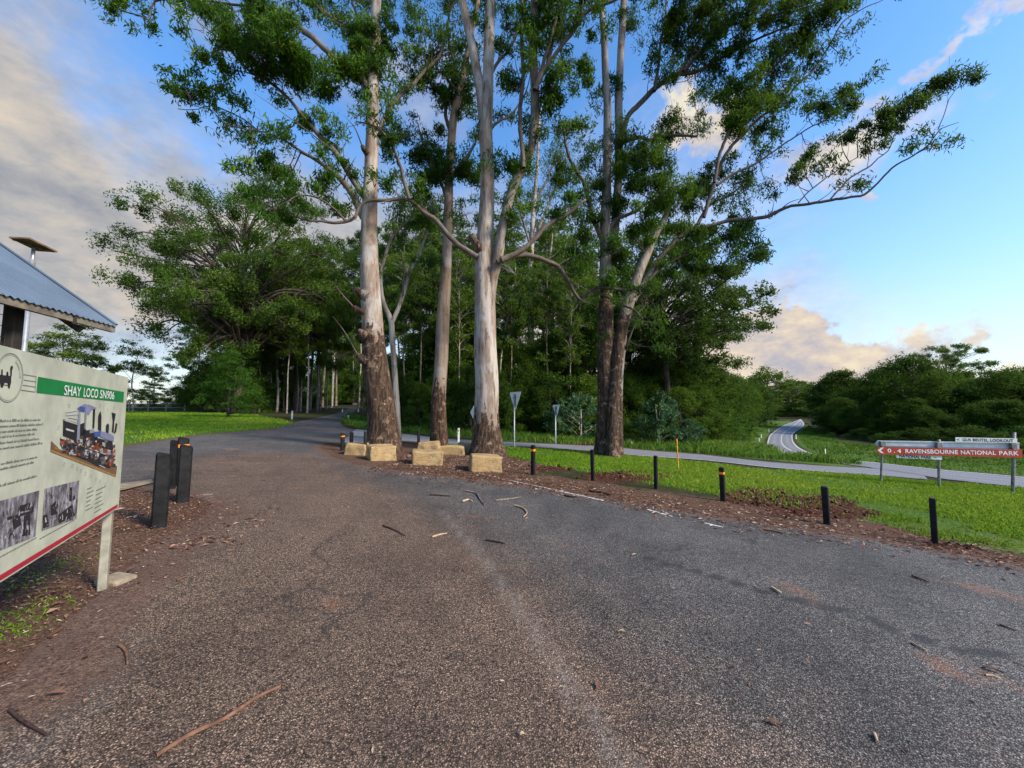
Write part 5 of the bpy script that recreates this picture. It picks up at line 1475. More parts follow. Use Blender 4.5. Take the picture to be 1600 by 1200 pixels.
# ------------------------------------------------------------------ information board on the left
DR = 3.2
zt = P(198, 589, DR).z
dl = ray(0, 539)
DL = (zt - EYE.z) / dl.z * dl.y
BW = Wall((0, 539), DL, (198, 589), DR)
uR, _ = BW.uv(193, 690)
zb = P(187, 795, DR).z
uL = uR - 2.35
pc = BW.at(uR - 0.1, 0)
board = empty('information_board', (pc.x, pc.y, float(hgt(pc.x, pc.y))),
              'cream information board with green title band and locomotive picture on steel posts', 'sign')
bo = np.array(board.location)
b = MB()
slab(b, [BW.at(uL, zb), BW.at(uR, zb), BW.at(uR, zt), BW.at(uL, zt)], tuple(-BW.N * 0.018))
b.build('panel', M['panel_cream'], board, bo)
for u in (uR - 0.045, uR - 2.2):
    b = MB()
    p = BW.at(u, 0, -0.048)
    z0 = float(hgt(p.x, p.y))
    R3 = Matrix.Rotation(math.atan2(BW.U.y, BW.U.x), 3, 'Z')
    b.box((p.x, p.y, (z0 - 0.1 + zt - 0.05) / 2), (0.055, 0.055, zt - 0.05 - z0 + 0.1), R3, bevel=0.006)
    b.build('post', M['post_cream'], board, bo)


def rock(size, seed, rad=0.12, amp=0.03, n=9):
    """block with worn edges: a cube grid, rounded and roughened"""
    vid, V, Q = {}, [], []
    g = np.linspace(-1, 1, n)
    def vert(p):
        key = tuple(np.round(p, 4))
        if key not in vid:
            vid[key] = len(V); V.append(p)
        return vid[key]
    for ax in range(3):
        for s in (-1, 1):
            for i in range(n - 1):
                for j in range(n - 1):
                    q = []
                    for a, c_ in ((i, j), (i + 1, j), (i + 1, j + 1), (i, j + 1)):
                        p = np.zeros(3); p[ax] = s; p[(ax + 1) % 3] = g[a]; p[(ax + 2) % 3] = g[c_]
                        q.append(vert(p))
                    Q.append(q if s > 0 else q[::-1])
    V = np.array(V)
    half = np.array(size) / 2
    W = V * half
    core = np.clip(W, -(half - rad), half - rad)
    d = W - core
    ln = np.linalg.norm(d, axis=1)[:, None]
    W = core + np.where(ln > 1e-6, d / np.maximum(ln, 1e-6) * np.minimum(ln, rad), 0)
    rs = np.random.RandomState(seed)
    for f, a in ((2.5, 1.0), (6.0, 0.5), (13.0, 0.3)):
        k = rs.normal(size=(3, 3)) * f
        ph = rs.rand(3) * 6.28
        W = W + amp * a * np.sin(W @ k + ph)
    W[:, 0] *= 1 + 0.06 * rs.normal() * V[:, 2]
    W[:, 1] *= 1 + 0.06 * rs.normal() * V[:, 2]
    return W, np.array(Q)


g = ground(170, 914)
b = MB()
W_, Q_ = rock((0.20, 0.17, 0.13), 4, 0.02, 0.010)
W_[:, 2] += np.where(W_[:, 2] > 0, -0.12 * (W_[:, 0] + 0.1), 0)
b.add(W_ + np.array([g.x + 0.0, g.y + 0.05, g.z - 0.005]), Q_, smooth=False)
b.build('footing', M['concrete'], board, bo)

b = MB()
flat(b, [BW.pt(*p, 0.002) for p in ((56.4, 613.6), (192.2, 628.7), (193.4, 612.4), (58.8, 588.5))])
b.build('title_band', M['print_green'], board, bo)
u0, z0 = BW.uv(98.5, 615.6); u1, z1 = BW.uv(177, 624.8)
_, zc = BW.uv(98.5, 601.3)
for wd_, fa, fb in (('SHAY', 0.0, 0.275), ('LOCO', 0.325, 0.61), ('SN906', 0.655, 1.0)):
    text_part('title_word', wd_, BW.at(u0 + (u1 - u0) * fa, (z0 + z1) / 2, 0.004), BW.U, Vector((0, 0, 1)), (u1 - u0) * (fb - fa), (zc - z0) * 1.1, M['white_paint'], board, thick=0.008)
b = MB()
_, s0 = BW.uv(183.5, 792.6); _, s1 = BW.uv(183.5, 787.6)
us, _ = BW.uv(183.5, 791)
flat(b, [BW.at(uL + 0.03, s0, 0.002), BW.at(us, s0, 0.002), BW.at(us, s1, 0.002), BW.at(uL + 0.03, s1, 0.002)])
b.build('red_stripe', M['print_red'], board, bo)

# round emblem with a locomotive and its rim lettering
uc, _ = BW.uv(35.6, 588)
zc_ = (BW.uv(0, 548)[1] + BW.uv(0, 628)[1]) / 2
RE = (BW.uv(0, 548)[1] - BW.uv(0, 628)[1]) / 2 * 1.01
uc -= RE
em = MB()


def ring(b, u, z, r0, r1, off, n=48, mat=0):
    a = np.linspace(0, 2 * np.pi, n, endpoint=False)
    vs = [BW.at(u + r0 * math.cos(x), z + r0 * math.sin(x), off) for x in a] + [BW.at(u + r1 * math.cos(x), z + r1 * math.sin(x), off) for x in a]
    b.add(vs, [(k, (k + 1) % n, (k + 1) % n + n, k + n) for k in range(n)], mat)


def disc(b, u, z, r, off, mat=0, n=16):
    flat(b, [BW.at(u + r * math.cos(x), z + r * math.sin(x), off) for x in np.linspace(0, 2 * np.pi, n, endpoint=False)], mat)


ring(em, uc, zc_, RE - 0.003, RE, 0.002, mat=1)
ring(em, uc, zc_, RE - 0.010, RE - 0.0085, 0.002, mat=1)
for poly in ([(-22, 583), (16.5, 587.5), (16.3, 598.5), (-22, 596)], [(15.2, 575), (17.9, 575.5), (17.3, 588), (15.2, 588)], [(1.2, 577), (3.2, 577), (3.2, 587), (0.8, 587)],
             [(9.4, 580.6), (12, 581), (12.2, 588), (8.8, 588)], [(-10, 576), (-6, 576), (-6, 586), (-10, 586)], [(-1, 597.5), (6, 598), (3.2, 605.5), (0.5, 605)], [(11, 598.3), (16, 598.6), (14, 607), (12, 606)],
             [(-12, 596), (-5, 596.6), (-7, 604), (-10, 604)], [(-20, 570), (-14, 571), (-14, 585), (-20, 584)], [(4, 600.6), (12.5, 601.6), (12.5, 602.6), (4, 601.6)]):
    flat(em, [BW.pt(x, y, 0.0022) for x, y in poly])
ub, zb_ = BW.uv(17.2, 574.4)
disc(em, ub, zb_, 0.0095, 0.0024)
em.build('emblem', [M['ink'], M['grey_ink']], board, bo)
word = 'Company Ltd'
for k, ch in enumerate(word):
    if ch == ' ':
        continue
    a = math.radians(66 - k * 5.6)
    p0 = BW.at(uc + (RE - 0.032) * math.cos(a), zc_ + (RE - 0.032) * math.sin(a), 0.002)
    U_ = BW.U * math.sin(a) - Vector((0, 0, 1)) * math.cos(a)
    V_ = BW.U * math.cos(a) + Vector((0, 0, 1)) * math.sin(a)
    text_part('rim_letter', ch, p0, U_, V_, 0.009 if ch not in 'tl' else 0.005, 0.014, M['grey_ink'], board)

rt = random.Random(3)
tx = MB()
for x0, y0, x1, y1, hgt_ in ((-18, 656.4, 62.5, 656.1, 0.0125), (-18, 664.6, 65.5, 663.2, 0.0125), (-18, 673.4, 57.5, 671.0, 0.0125), (-18, 681.6, 53.5, 678.2, 0.0125), (-18, 691.0, 59.5, 685.8, 0.0125),
                             (-18, 699.8, 65.0, 692.6, 0.0125), (-18, 725.4, 57.5, 714.4, 0.0125), (-18, 734.6, 51.5, 722.6, 0.0125), (-18, 759.0, 57.5, 743.6, 0.0125)):
    tx = MB()
    ua, za = BW.uv(x0, y0); ub, zb2 = BW.uv(x1, y1)
    u = ua
    while u < ub:
        wl = rt.choice([2, 3, 3, 4, 5, 6, 7, 8, 9])
        for k in range(wl):
            if u > ub:
                break
            z = zb2
            hh = hgt_ * rt.choice([0.62, 0.62, 0.62, 1.0])
            flat(tx, [BW.at(u, z - 0.004, 0.002), BW.at(u + 0.0052, z - 0.004, 0.002), BW.at(u + 0.0052, z - 0.004 + hh, 0.002), BW.at(u, z - 0.004 + hh, 0.002)])
            u += 0.0075
        u += 0.007
    tx.build('text_line', M['grey_ink'], board, bo)
for x0, x1, yy in ((62, 116, (834.5, 812.5)), (-10, 54, (866, 841.5))):
    tx = MB()
    ua, za = BW.uv(x0, yy[0]); ub, zb2 = BW.uv(x1, yy[1])
    u = ua
    while u < ub:
        wl = rt.choice([3, 4, 6, 8])
        flat(tx, [BW.at(u, zb2 - 0.002, 0.002), BW.at(u + wl * 0.005, zb2 - 0.002, 0.002), BW.at(u + wl * 0.005, zb2 + 0.004, 0.002), BW.at(u, zb2 + 0.004, 0.002)])
        u += wl * 0.005 + 0.006
    tx.build('caption', M['grey_ink'], board, bo)
for c0, c1 in ((135.5, 146), (149.5, 164)):
    tx = MB()
    ua, _ = BW.uv(c0, 770); ub, _ = BW.uv(c1, 770)
    _, zt_ = BW.uv(c1, 761); _, zb3 = BW.uv(c1, 795)
    for k in range(6):
        z = zt_ + (zb3 - zt_) * k / 5.5
        w_ = (ub - ua) * rt.uniform(0.6, 1.0)
        flat(tx, [BW.at(ua, z, 0.002), BW.at(ua + w_, z, 0.002), BW.at(ua + w_, z + 0.007, 0.002), BW.at(ua, z + 0.007, 0.002)])
    tx.build('key_list', M['grey_ink'], board, bo)
tx = MB()
for x0, y0, x1, y1 in ((36, 585, 55.8, 588.2), (36.6, 593.6, 55.2, 596.4), (35, 601.6, 54.6, 604.6), (32, 609.2, 54, 612.4), (55.9, 588.2, 54.1, 612.6)):
    a_, c_ = BW.pt(x0, y0, 0.002), BW.pt(x1, y1, 0.002)
    d_ = (c_ - a_).normalized(); s_ = BW.N.cross(d_) * 0.0016
    flat(tx, [a_ - s_, c_ - s_, c_ + s_, a_ + s_])
tx.build('track_lines', M['grey_ink'], board, bo)
rg = MB()
for x, y in ((100, 725), (113, 728), (120, 732), (126, 736), (133, 740), (141, 744), (149, 749), (156, 752), (164, 757), (91, 668), (108, 634), (156, 634), (168, 640), (178, 637)):
    u, z = BW.uv(x, y)
    ring(rg, u, z, 0.010, 0.0125, 0.002, 14)
rg.build('number_circle', M['faint_ink'], board, bo)

# colour picture of a small geared locomotive
LK = lambda pts: [(70 + 0.1167 * x, 620 + 0.1167 * y) for x, y in pts]
pic = MB()
pm = []


def art(col, *polys, off=0.0022):
    if print_mat(col) not in pm:
        pm.append(print_mat(col))
    k = pm.index(print_mat(col))
    for q in polys:
        flat(pic, [BW.pt(x, y, off) for x, y in LK(q)], k)


art((0.16, 0.09, 0.05), [(70, 735), (945, 1075), (965, 930), (900, 900), (260, 770), (78, 590)])
art((0.30, 0.17, 0.06), [(70, 735), (945, 1075), (950, 1050), (75, 705)], [(120, 690), (270, 745), (270, 730), (120, 672)], off=0.0026)
art((0.020, 0.020, 0.024), [(200, 545), (560, 690), (880, 790), (870, 960), (700, 935), (560, 860), (400, 800), (270, 760), (205, 650)], [(240, 300), (430, 355), (410, 590), (235, 520)],
    [(430, 380), (540, 340), (540, 600), (410, 590)], [(640, 160), (668, 160), (655, 420), (632, 420)], [(710, 255), (725, 215), (740, 195), (752, 255), (748, 460), (706, 440)],
    [(815, 380), (838, 355), (855, 380), (846, 490), (812, 480)], [(890, 210), (945, 225), (925, 330), (915, 480), (893, 470), (905, 320)], [(945, 352), (965, 362), (950, 470), (915, 500), (930, 450)],
    [(500, 450), (640, 440), (700, 520), (690, 640), (560, 660), (470, 600)], [(650, 540), (900, 600), (910, 720), (700, 660)], off=0.0030)
art((0.055, 0.095, 0.28), [(430, 150), (470, 125), (530, 140), (520, 205), (430, 180)], [(650, 470), (740, 455), (735, 530), (660, 540)], off=0.0034)
art((0.20, 0.21, 0.33), [(470, 125), (520, 95), (600, 110), (690, 150), (620, 175), (580, 240), (530, 205), (530, 140)], [(740, 458), (880, 500), (920, 530), (915, 600), (735, 540)], off=0.0034)
art((0.23, 0.24, 0.30), [(440, 200), (470, 195), (455, 575), (415, 590)], [(530, 210), (555, 225), (540, 420), (520, 430)], [(760, 700), (905, 740), (880, 790), (735, 735)], [(590, 440), (650, 430), (650, 480), (590, 490)], off=0.0036)
art((0.50, 0.48, 0.48), [(250, 308), (425, 362), (425, 374), (250, 320)], [(205, 548), (480, 640), (480, 652), (205, 560)], [(590, 685), (870, 790), (870, 800), (590, 697)], [(270, 200), (440, 170), (440, 182), (270, 214)],
    [(270, 235), (440, 225), (440, 236), (270, 250)], [(310, 265), (430, 290), (430, 302), (300, 280)], [(640, 790), (690, 745), (720, 760), (700, 825)], [(280, 590), (330, 600), (320, 630), (280, 615)], [(270, 420), (380, 450), (380, 475), (270, 445)],
    [(310, 745), (380, 770), (378, 780), (310, 756)], [(720, 910), (800, 945), (798, 955), (720, 922)], off=0.0040)
art((0.42, 0.060, 0.014), [(200, 590), (270, 590), (230, 640), (195, 640)], [(605, 618), (700, 650), (690, 695), (600, 660)], [(870, 790), (935, 690), (940, 770), (880, 930), (850, 920)], [(440, 750), (480, 760), (478, 800), (440, 790)], off=0.0040)
art((0.12, 0.115, 0.13), [(310, 650), (350, 640), (370, 720), (330, 740)], [(500, 720), (560, 740), (550, 830), (500, 810)], [(730, 820), (780, 800), (800, 890), (750, 910)], [(790, 570), (830, 580), (825, 680), (785, 665)], off=0.0042)
rq = random.Random(12)
for k in range(230):
    x = rq.uniform(210, 930)
    yl = 560 + (x - 210) * 0.27
    y = rq.uniform(yl - (95 if x > 470 else 10), yl + 170)
    a, c_ = rq.uniform(6, 22), rq.uniform(5, 26)
    tw = rq.uniform(-8, 8)
    art(rq.choice([(0.020, 0.020, 0.024), (0.020, 0.020, 0.024), (0.045, 0.042, 0.048), (0.12, 0.115, 0.13), (0.36, 0.35, 0.35), (0.085, 0.055, 0.045), (0.20, 0.05, 0.02)]),
        [(x - a, y - c_ + tw), (x + a, y - c_ - tw), (x + a * 0.9, y + c_ - tw), (x - a * 0.9, y + c_ + tw)], off=0.0044 + k * 3e-6)
pic.build('picture', pm, board, bo)

for quad, dark in ((((69, 763.7), (123.3, 750.6), (118.7, 810.4), (64.5, 829.6)),
                    [[(108, 762), (112, 761), (111, 782), (107, 784)], [(78, 790), (86, 783), (90, 792), (88, 803), (78, 806)], [(88, 806), (112, 788), (116, 806), (92, 818)], [(66, 806), (72, 803), (76, 822), (66, 826)]]),
                   (((-40, 793), (60.6, 766.5), (54.6, 838), (-40, 876)),
                    [[(18, 812), (30, 806), (32, 820), (20, 828)], [(10, 808), (52, 797), (50, 801), (10, 813)], [(30, 790), (46, 786), (46, 796), (30, 800)], [(36, 806), (46, 802), (46, 836), (34, 838)]])):
    b = MB()
    flat(b, [BW.pt(x, y, 0.002) for x, y in reversed(quad)])
    for q in dark:
        flat(b, [BW.pt(x, y, 0.003) for x, y in q], 1)
    rq = random.Random(int(quad[1][0]))
    A4 = [BW.pt(x, y) for x, y in quad]
    for k in range(130):
        u, v = rq.random(), rq.random() ** 0.7
        c4 = A4[0].lerp(A4[1], u).lerp(A4[3].lerp(A4[2], u), v)
        sz = rq.uniform(0.003, 0.013) * (0.5 + v)
        el = rq.uniform(0.3, 2.2) if v > 0.45 else rq.uniform(2.0, 6.0)
        if not (0.05 < u < 0.95 and 0.08 < v < 0.93):
            continue
        tl = rq.uniform(-0.5, 0.5)
        q4 = []
        for (a_, z_) in ((-1, -1), (1, -0.8), (0.8, 1), (-0.9, 0.9)):
            dz = z_ * sz * min(el, 0.014 / sz + 1) * 0.6
            q4.append(c4 + BW.U * (a_ * sz * 0.5 + dz * tl) + Vector((0, 0, dz)) + BW.N * (0.0032 + k * 2e-5))
        flat(b, q4, rq.choice([1, 2, 2, 3, 3]))
    b.build('old_photograph', [M['old_photo'], M['ink'], print_mat((0.10, 0.095, 0.105)), print_mat((0.36, 0.35, 0.37))], board, bo)

# ------------------------------------------------------------------ shelter at the left edge
E = P(184, 513, 5.1)
d0 = ray(0, 462)
D0 = (E.z - EYE.z) / d0.z * d0.y
E2 = P(0, 462, D0)
eU = Vector((E2.x - E.x, E2.y - E.y, 0)).normalized()
eN = Vector((eU.y, -eU.x, 0))
if eN.x > 0:
    eN = -eN
lo_, hi_ = 0.0, 4.0
for _ in range(40):
    s_ = (lo_ + hi_) / 2
    q_ = E + eN * s_
    if 800 + F * q_.x / (q_.y * math.cos(PITCH) + 2.05 * math.sin(PITCH)) > 0: lo_ = s_
    else: hi_ = s_
q_ = E + eN * lo_
zr = P(0, 380, q_.y).z - 0.05
slope = (zr - E.z) / lo_
RUN = 1.75
sh0 = E + eN * RUN + eU * 1.5
shelter = empty('shelter', (sh0.x, sh0.y, float(hgt(sh0.x, sh0.y))), 'picnic shelter with blue-grey corrugated roof and dark posts behind the information board', 'shelter')
so = np.array(shelter.location)
LEN = 3.4


def roof_at(u, s, lift=0.0):
    """u along the eave, s in from it (past the ridge it falls again)"""
    f = s if s <= RUN else 2 * RUN - s
    p = E + eU * u + eN * s
    return (p.x, p.y, E.z + slope * f + lift)


b = MB()
nu = int(LEN / 0.0095)
for (sa, sb) in ((0.0, RUN), (RUN, 2 * RUN)):
    vs = []
    for k in range(nu + 1):
        u = LEN * k / nu
        w_ = 0.010 * math.sin(u / 0.076 * 2 * math.pi)
        vs += [roof_at(u, sa, w_ + 0.02), roof_at(u, sb, w_ + 0.02)]
    b.add(vs, [(2 * k, 2 * k + 1, 2 * k + 3, 2 * k + 2) for k in range(nu)], smooth=True)
roof = b.build('roof', M['roof'], shelter, so)
b = MB()
p0, p1 = Vector(roof_at(0.0, 0.05, -0.055)), Vector(roof_at(LEN, 0.05, -0.055))
Rz = Matrix.Rotation(math.atan2(eU.y, eU.x), 3, 'Z')
b.box((p0 + p1) / 2, ((p1 - p0).length, 0.05, 0.085), Rz)
b.build('fascia', M['timber'], shelter, so)
b = MB()
b.tube(np.array([roof_at(0.02, 0.0, 0.045), roof_at(0.02, RUN, 0.045)]), [0.016, 0.016], 6)
b.build('barge_cap', M['roof'], shelter, so)
for u in (0.62, 1.5, 2.4, 3.2):
    b = MB()
    a_, c_ = Vector(roof_at(u, 0.02, -0.10)), Vector(roof_at(u, RUN, -0.10))
    sd = eU * 0.025
    zz = Vector((0, 0, 0.11))
    fr = [a_ - sd, a_ - sd + zz, c_ - sd + zz, c_ - sd]
    slab(b, fr, tuple(sd * 2))
    b.build('rafter', M['timber_dark'], shelter, so)
b = MB()                                            # splayed strut end seen under the eave
A_, B_, C_, D_ = P(90, 498, 4.95), P(104, 500, 4.9), P(132, 511, 5.35), P(121, 519, 5.3)
slab(b, [A_, B_, C_, D_], (-0.05, 0.06, 0.0))
b.build('strut', M['timber_dark'], shelter, so)
for (u, s) in ((0.93, 0.34), (3.0, 0.34), (0.93, 2 * RUN - 0.34), (3.0, 2 * RUN - 0.34)):
    q = roof_at(u, s)
    z0 = float(hgt(q[0], q[1]))
    b = MB()
    b.box((q[0], q[1], (z0 - 0.1 + q[2] - 0.02) / 2), (0.11, 0.11, q[2] - 0.02 - z0 + 0.1), Rz, bevel=0.008)
    b.build('post', M['timber_dark' if u > 2 else 'timber_dark'], shelter, so)
b = MB()
qa, qb = Vector(roof_at(1.0, 0.34)), Vector(roof_at(2.95, 0.34))
zl0, zl1 = 1.35, E.z + 0.02
for k in range(19):
    u = 1.0 + 1.95 * k / 18
    q = Vector(roof_at(u, 0.34)); 
    b.tube(np.array([(q.x, q.y, zl0), (q.x, q.y, zl1)]), [0.004, 0.004], 5)
for k in range(13):
    z = zl0 + (zl1 - zl0) * k / 12
    b.tube(np.array([(qa.x, qa.y, z), (qb.x, qb.y, z)]), [0.012 if k in (6,) else 0.004] * 2, 5)
b.build('mesh_screen', M['timber_dark'], shelter, so)

# solar light on a pole
gp = (P(13.5, 371.5, 7.3) + P(46, 373.5, 7.3) + P(90, 394.6, 8.0) + P(58, 392.6, 8.0)) / 4
pole = empty('solar_light', (gp.x, gp.y, float(hgt(gp.x, gp.y))), 'tilted solar panel on a slim galvanised pole behind the shelter roof', 'solar light')
po = np.array(pole.location)
A_, B_, C_, D_ = P(13.5, 371.5, 7.3), P(46, 373.5, 7.3), P(90, 394.6, 8.0), P(58, 392.6, 8.0)
cen = (A_ + B_ + C_ + D_) / 4
b = MB()
b.tube(np.array([(gp.x, gp.y, float(hgt(gp.x, gp.y)) - 0.1), (gp.x, gp.y, cen.z - 0.30)]), [0.045, 0.045], 12)
b.tube(np.array([(gp.x, gp.y, cen.z - 0.32), (gp.x, gp.y, cen.z - 0.03)]), [0.03, 0.03], 10)
b.build('pole', M['galv'], pole, po)
b = MB()
off_ = Vector((gp.x - cen.x, gp.y - cen.y, 0))
slab(b, [A_ + off_, B_ + off_, C_ + off_, D_ + off_], (0, 0, 0.03))
b.build('panel_frame', M['solar_back'], pole, po)
b = MB()
ins = lambda q: q + off_ + (cen - q) * 0.05 + Vector((0, 0, 0.032))
slab(b, [ins(A_), ins(B_), ins(C_), ins(D_)], (0, 0, 0.004))
b.build('solar_cells', M['solar_cell'], pole, po)
b = MB()
c2 = (cen + off_)
b.tube(np.array([c2 + (C_ - A_) * 0.42 - Vector((0, 0, 0.012)), c2 - (C_ - A_) * 0.42 - Vector((0, 0, 0.012))]), [0.014, 0.014], 6)
b.build('bracket', M['timber'], pole, po)

SLAB = gpoly([(40, 768), (188, 759), (236, 752), (240, 757), (192, 769), (40, 784)])
sheet('concrete_path', SLAB, 0.06, 0.035, M['concrete'], lambda p: {})

# ------------------------------------------------------------------ bollards
BOL = [(248, 823, 709, 34, 0, 0.42, 'thick black bollard nearest the information board post'),
       (285, 784, 696, 28, 0, 0.45, 'thick black bollard behind and right of the nearest left one'),
       (268, 764, 688, 13, 0, 0.2, 'narrow black bollard mostly hidden behind the two thick ones at left'),
       (283, 759, 684, 24, 1, 0.45, 'orange-banded black bollard hidden behind the thick left pair'),
       (535, 704, 677, 8, 1, 0.5, 'small orange-banded black bollard at the left end of the sandstone blocks'),
       (548.5, 701, 674.8, 7, 0, 0.5, 'black bollard behind the leftmost sandstone block'),
       (570, 711, 674.6, 6.6, 0, 0.5, 'black bollard in the gap between the two left sandstone blocks'),
       (625.5, 694, 673, 4.6, 0, 0.5, 'black bollard against the right foot of the left giant trunk'),
       (654, 692, 672.5, 5, 0, 0.5, 'black bollard standing behind the stacked-looking pair of blocks'),
       (833, 742, 695.5, 8, 1, -0.5, 'orange-banded black bollard right of the nearest sandstone block'),
       (926.5, 751, 702.5, 7, 0, -0.5, 'black bollard in front of the big right gum'),
       (1025, 764, 712, 7.4, 0, -0.5, 'black bollard left of the orange survey stake'),
       (1130, 783, 730.5, 11, 1, -0.5, 'orange-banded black bollard right of the orange survey stake'),
       (1292.5, 819, 759.8, 15, 0, -0.5, 'black bollard standing in the red soil patch'),
       (1461, 850, 778, 15, 0, -0.5, 'rightmost black bollard below the direction sign')]
for (x, yb, yt, wpx, band, yaw, lab) in BOL:
    g = ground(x, yb)
    D = g.y
    top = P(x, yt, D).z
    st = math.sqrt(1 + ((x - 800) / F) ** 2)
    wd_ = wpx * D / F / st / (abs(math.cos(yaw)) + abs(math.sin(yaw)))
    h = top - g.z
    rt_ = empty('bollard', g, lab, 'bollard', 'black plastic bollards round the car park', yaw + math.atan2(-(x - 800), F) * 0.4)
    rt_.rotation_euler[1] = 0.012 * math.sin(x * 1.7)
    rt_.rotation_euler[0] = 0.015 * math.cos(x * 2.3)
    b = MB()
    lean = -0.22 if x < 700 else -0.05
    if band:
        z1 = h * 0.86
        b.box((0, 0, z1 / 2 - 0.05), (wd_, wd_, z1 + 0.10), bevel=wd_ * 0.12)
        b.box((0, 0, (z1 + h) / 2 + 0.001), (wd_ * 0.995, wd_ * 0.995, h - z1), bevel=wd_ * 0.12, top=(lean, 0.04))
    else:
        b.box((0, 0, h / 2 - 0.05), (wd_, wd_, h + 0.10), bevel=wd_ * 0.12, top=(lean, 0.04))
    b.build('post', M['black_plastic'], rt_)
    if band:
        b = MB()
        b.box((0, 0, h * 0.84), (wd_ * 1.03, wd_ * 1.03, h * 0.085), bevel=wd_ * 0.12)
        b.build('reflective_band', M['orange'], rt_)

# ------------------------------------------------------------------ sandstone blocks
BLK = [(553, 711, 32, 20, 0.15, 0.45, 'leftmost sandstone block with a rough split end'),
       (590, 720, 42, 24, 0.55, 0.55, 'sandstone block in front of the left giant trunk'),
       (667, 712, 36, 22, 0.10, 0.55, 'sandstone block half hidden behind the front middle one'),
       (662, 727, 51, 24, 0.25, 0.55, 'front middle sandstone block with a stained side'),
       (704, 711, 40, 14, 0.10, 0.55, 'low dark-faced sandstone block behind the slim gum side'),
       (734, 709, 42, 17, 0.15, 0.55, 'pale sandstone block beside the foot of the tallest gum'),
       (757, 738, 55, 27, 0.22, 0.55, 'nearest sandstone block in front of the tallest gum')]
for k, (x, yb, wpx, hpx, yaw, dep, lab) in enumerate(BLK):
    g = ground(x, yb)
    D = g.y
    wd_ = wpx * D / F / (math.cos(yaw) + dep * math.sin(yaw) * 0.7)
    dpt = min(wd_ * 0.75, 0.75)
    h = (P(x, yb - hpx, D + dpt * 0.35).z - g.z) * 0.93
    W_, Q_ = rock((wd_, dpt, h + 0.08), 40 + k, 0.055, 0.026, n=25)
    b = MB()
    b.add(W_ + np.array([0, 0, h / 2 - 0.03]), Q_, smooth=False)
    o = b.build('sandstone_block', M['sandstone'])
    o.location = (g.x, g.y + dpt * 0.5, float(hgt(g.x, g.y)))
    o.rotation_euler = (0.02 * math.sin(k * 3), 0.02 * math.cos(k * 2), yaw)
    tag(o, lab, 'stone block', 'sandstone blocks under the gums')

# ------------------------------------------------------------------ long direction sign
SW = Wall((1370, 700), 12.9, (1594, 700), 12.0)
gs = SW.pt(1467, 764)
dsign = empty('direction_sign', (gs.x, gs.y, float(hgt(gs.x, gs.y))), 'long red finger sign with white lettering on three grey posts', 'sign')
do = np.array(dsign.location)
for (x0, y0, x1, y1, r) in ((1376, 757, 1379, 689.5, 0.033), (1467, 764, 1467, 686.5, 0.038), (1581.5, 769, 1584.5, 675.5, 0.042)):
    a_, c_ = SW.pt(x0, y0), SW.pt(x1, y1)
    a_.z = float(hgt(a_.x, a_.y)) - 0.1
    b = MB()
    b.tube(np.array([a_, a_.lerp(c_, 0.5), c_]), [r, r, r], 12)
    b.build('post', M['post_grey'], dsign, do)


def finger(name, pix, off, th, mat):
    b = MB()
    slab(b, [SW.pt(x, y, off) for x, y in pix], tuple(-SW.N * th))
    return b.build(name, mat, dsign, do)


CQ = lambda cx, cy: (1340 + 0.1625 * cx, 660 + 0.1625 * cy)
bk = finger('grey_panel', [CQ(175, 208), CQ(205, 232), CQ(1570, 270), CQ(1572, 195), CQ(205, 175)], -0.05, 0.03, M['alu'])
b = MB()
for cy0, cy1 in ((186, 208), (222, 255)):
    slab(b, [SW.pt(*CQ(205, cy0 - 2), -0.035), SW.pt(*CQ(1572, cy1 - 2), -0.035), SW.pt(*CQ(1572, cy1 + 4), -0.035), SW.pt(*CQ(205, cy0 + 4), -0.035)], tuple(-SW.N * 0.02))
b.build('rail', M['galv'], dsign, do)
for cx, cy in ((240, 205), (782, 218), (1498, 226)):
    b = MB()
    a_ = SW.pt(*CQ(cx, cy), -0.012)
    b.box(a_, (0.14, 0.11, 0.17), Matrix.Rotation(math.atan2(SW.U.y, SW.U.x), 3, 'Z'), bevel=0.01)
    b.build('clamp', M['post_grey'], dsign, do)
finger('red_panel', [CQ(163, 268), CQ(195, 305), CQ(1560, 338), CQ(1561, 262), CQ(182, 236)], 0.075, 0.03, M['sign_red'])
b = MB()
flat(b, [SW.pt(*CQ(*p), 0.078) for p in ((177, 266), (212, 240), (238, 240), (206, 267))])
flat(b, [SW.pt(*CQ(*p), 0.078) for p in ((177, 266), (206, 267), (238, 294), (212, 292))])
b.build('chevron', M['white_paint'], dsign, do)


def sign_text(name, string, c0, c1, cap, off, mat, thick=0.02, space=1.0):
    a_, c_ = SW.pt(*CQ(*c0), off), SW.pt(*CQ(*c1), off)
    top = SW.pt(*CQ((c0[0] + c1[0]) / 2, (c0[1] + c1[1]) / 2 - cap), off)
    mid_ = (a_ + c_) / 2
    text_part(name, string, a_, (c_ - a_).normalized(), Vector((0, 0, 1)), (c_ - a_).length, top.z - mid_.z, mat, dsign, thick, space)


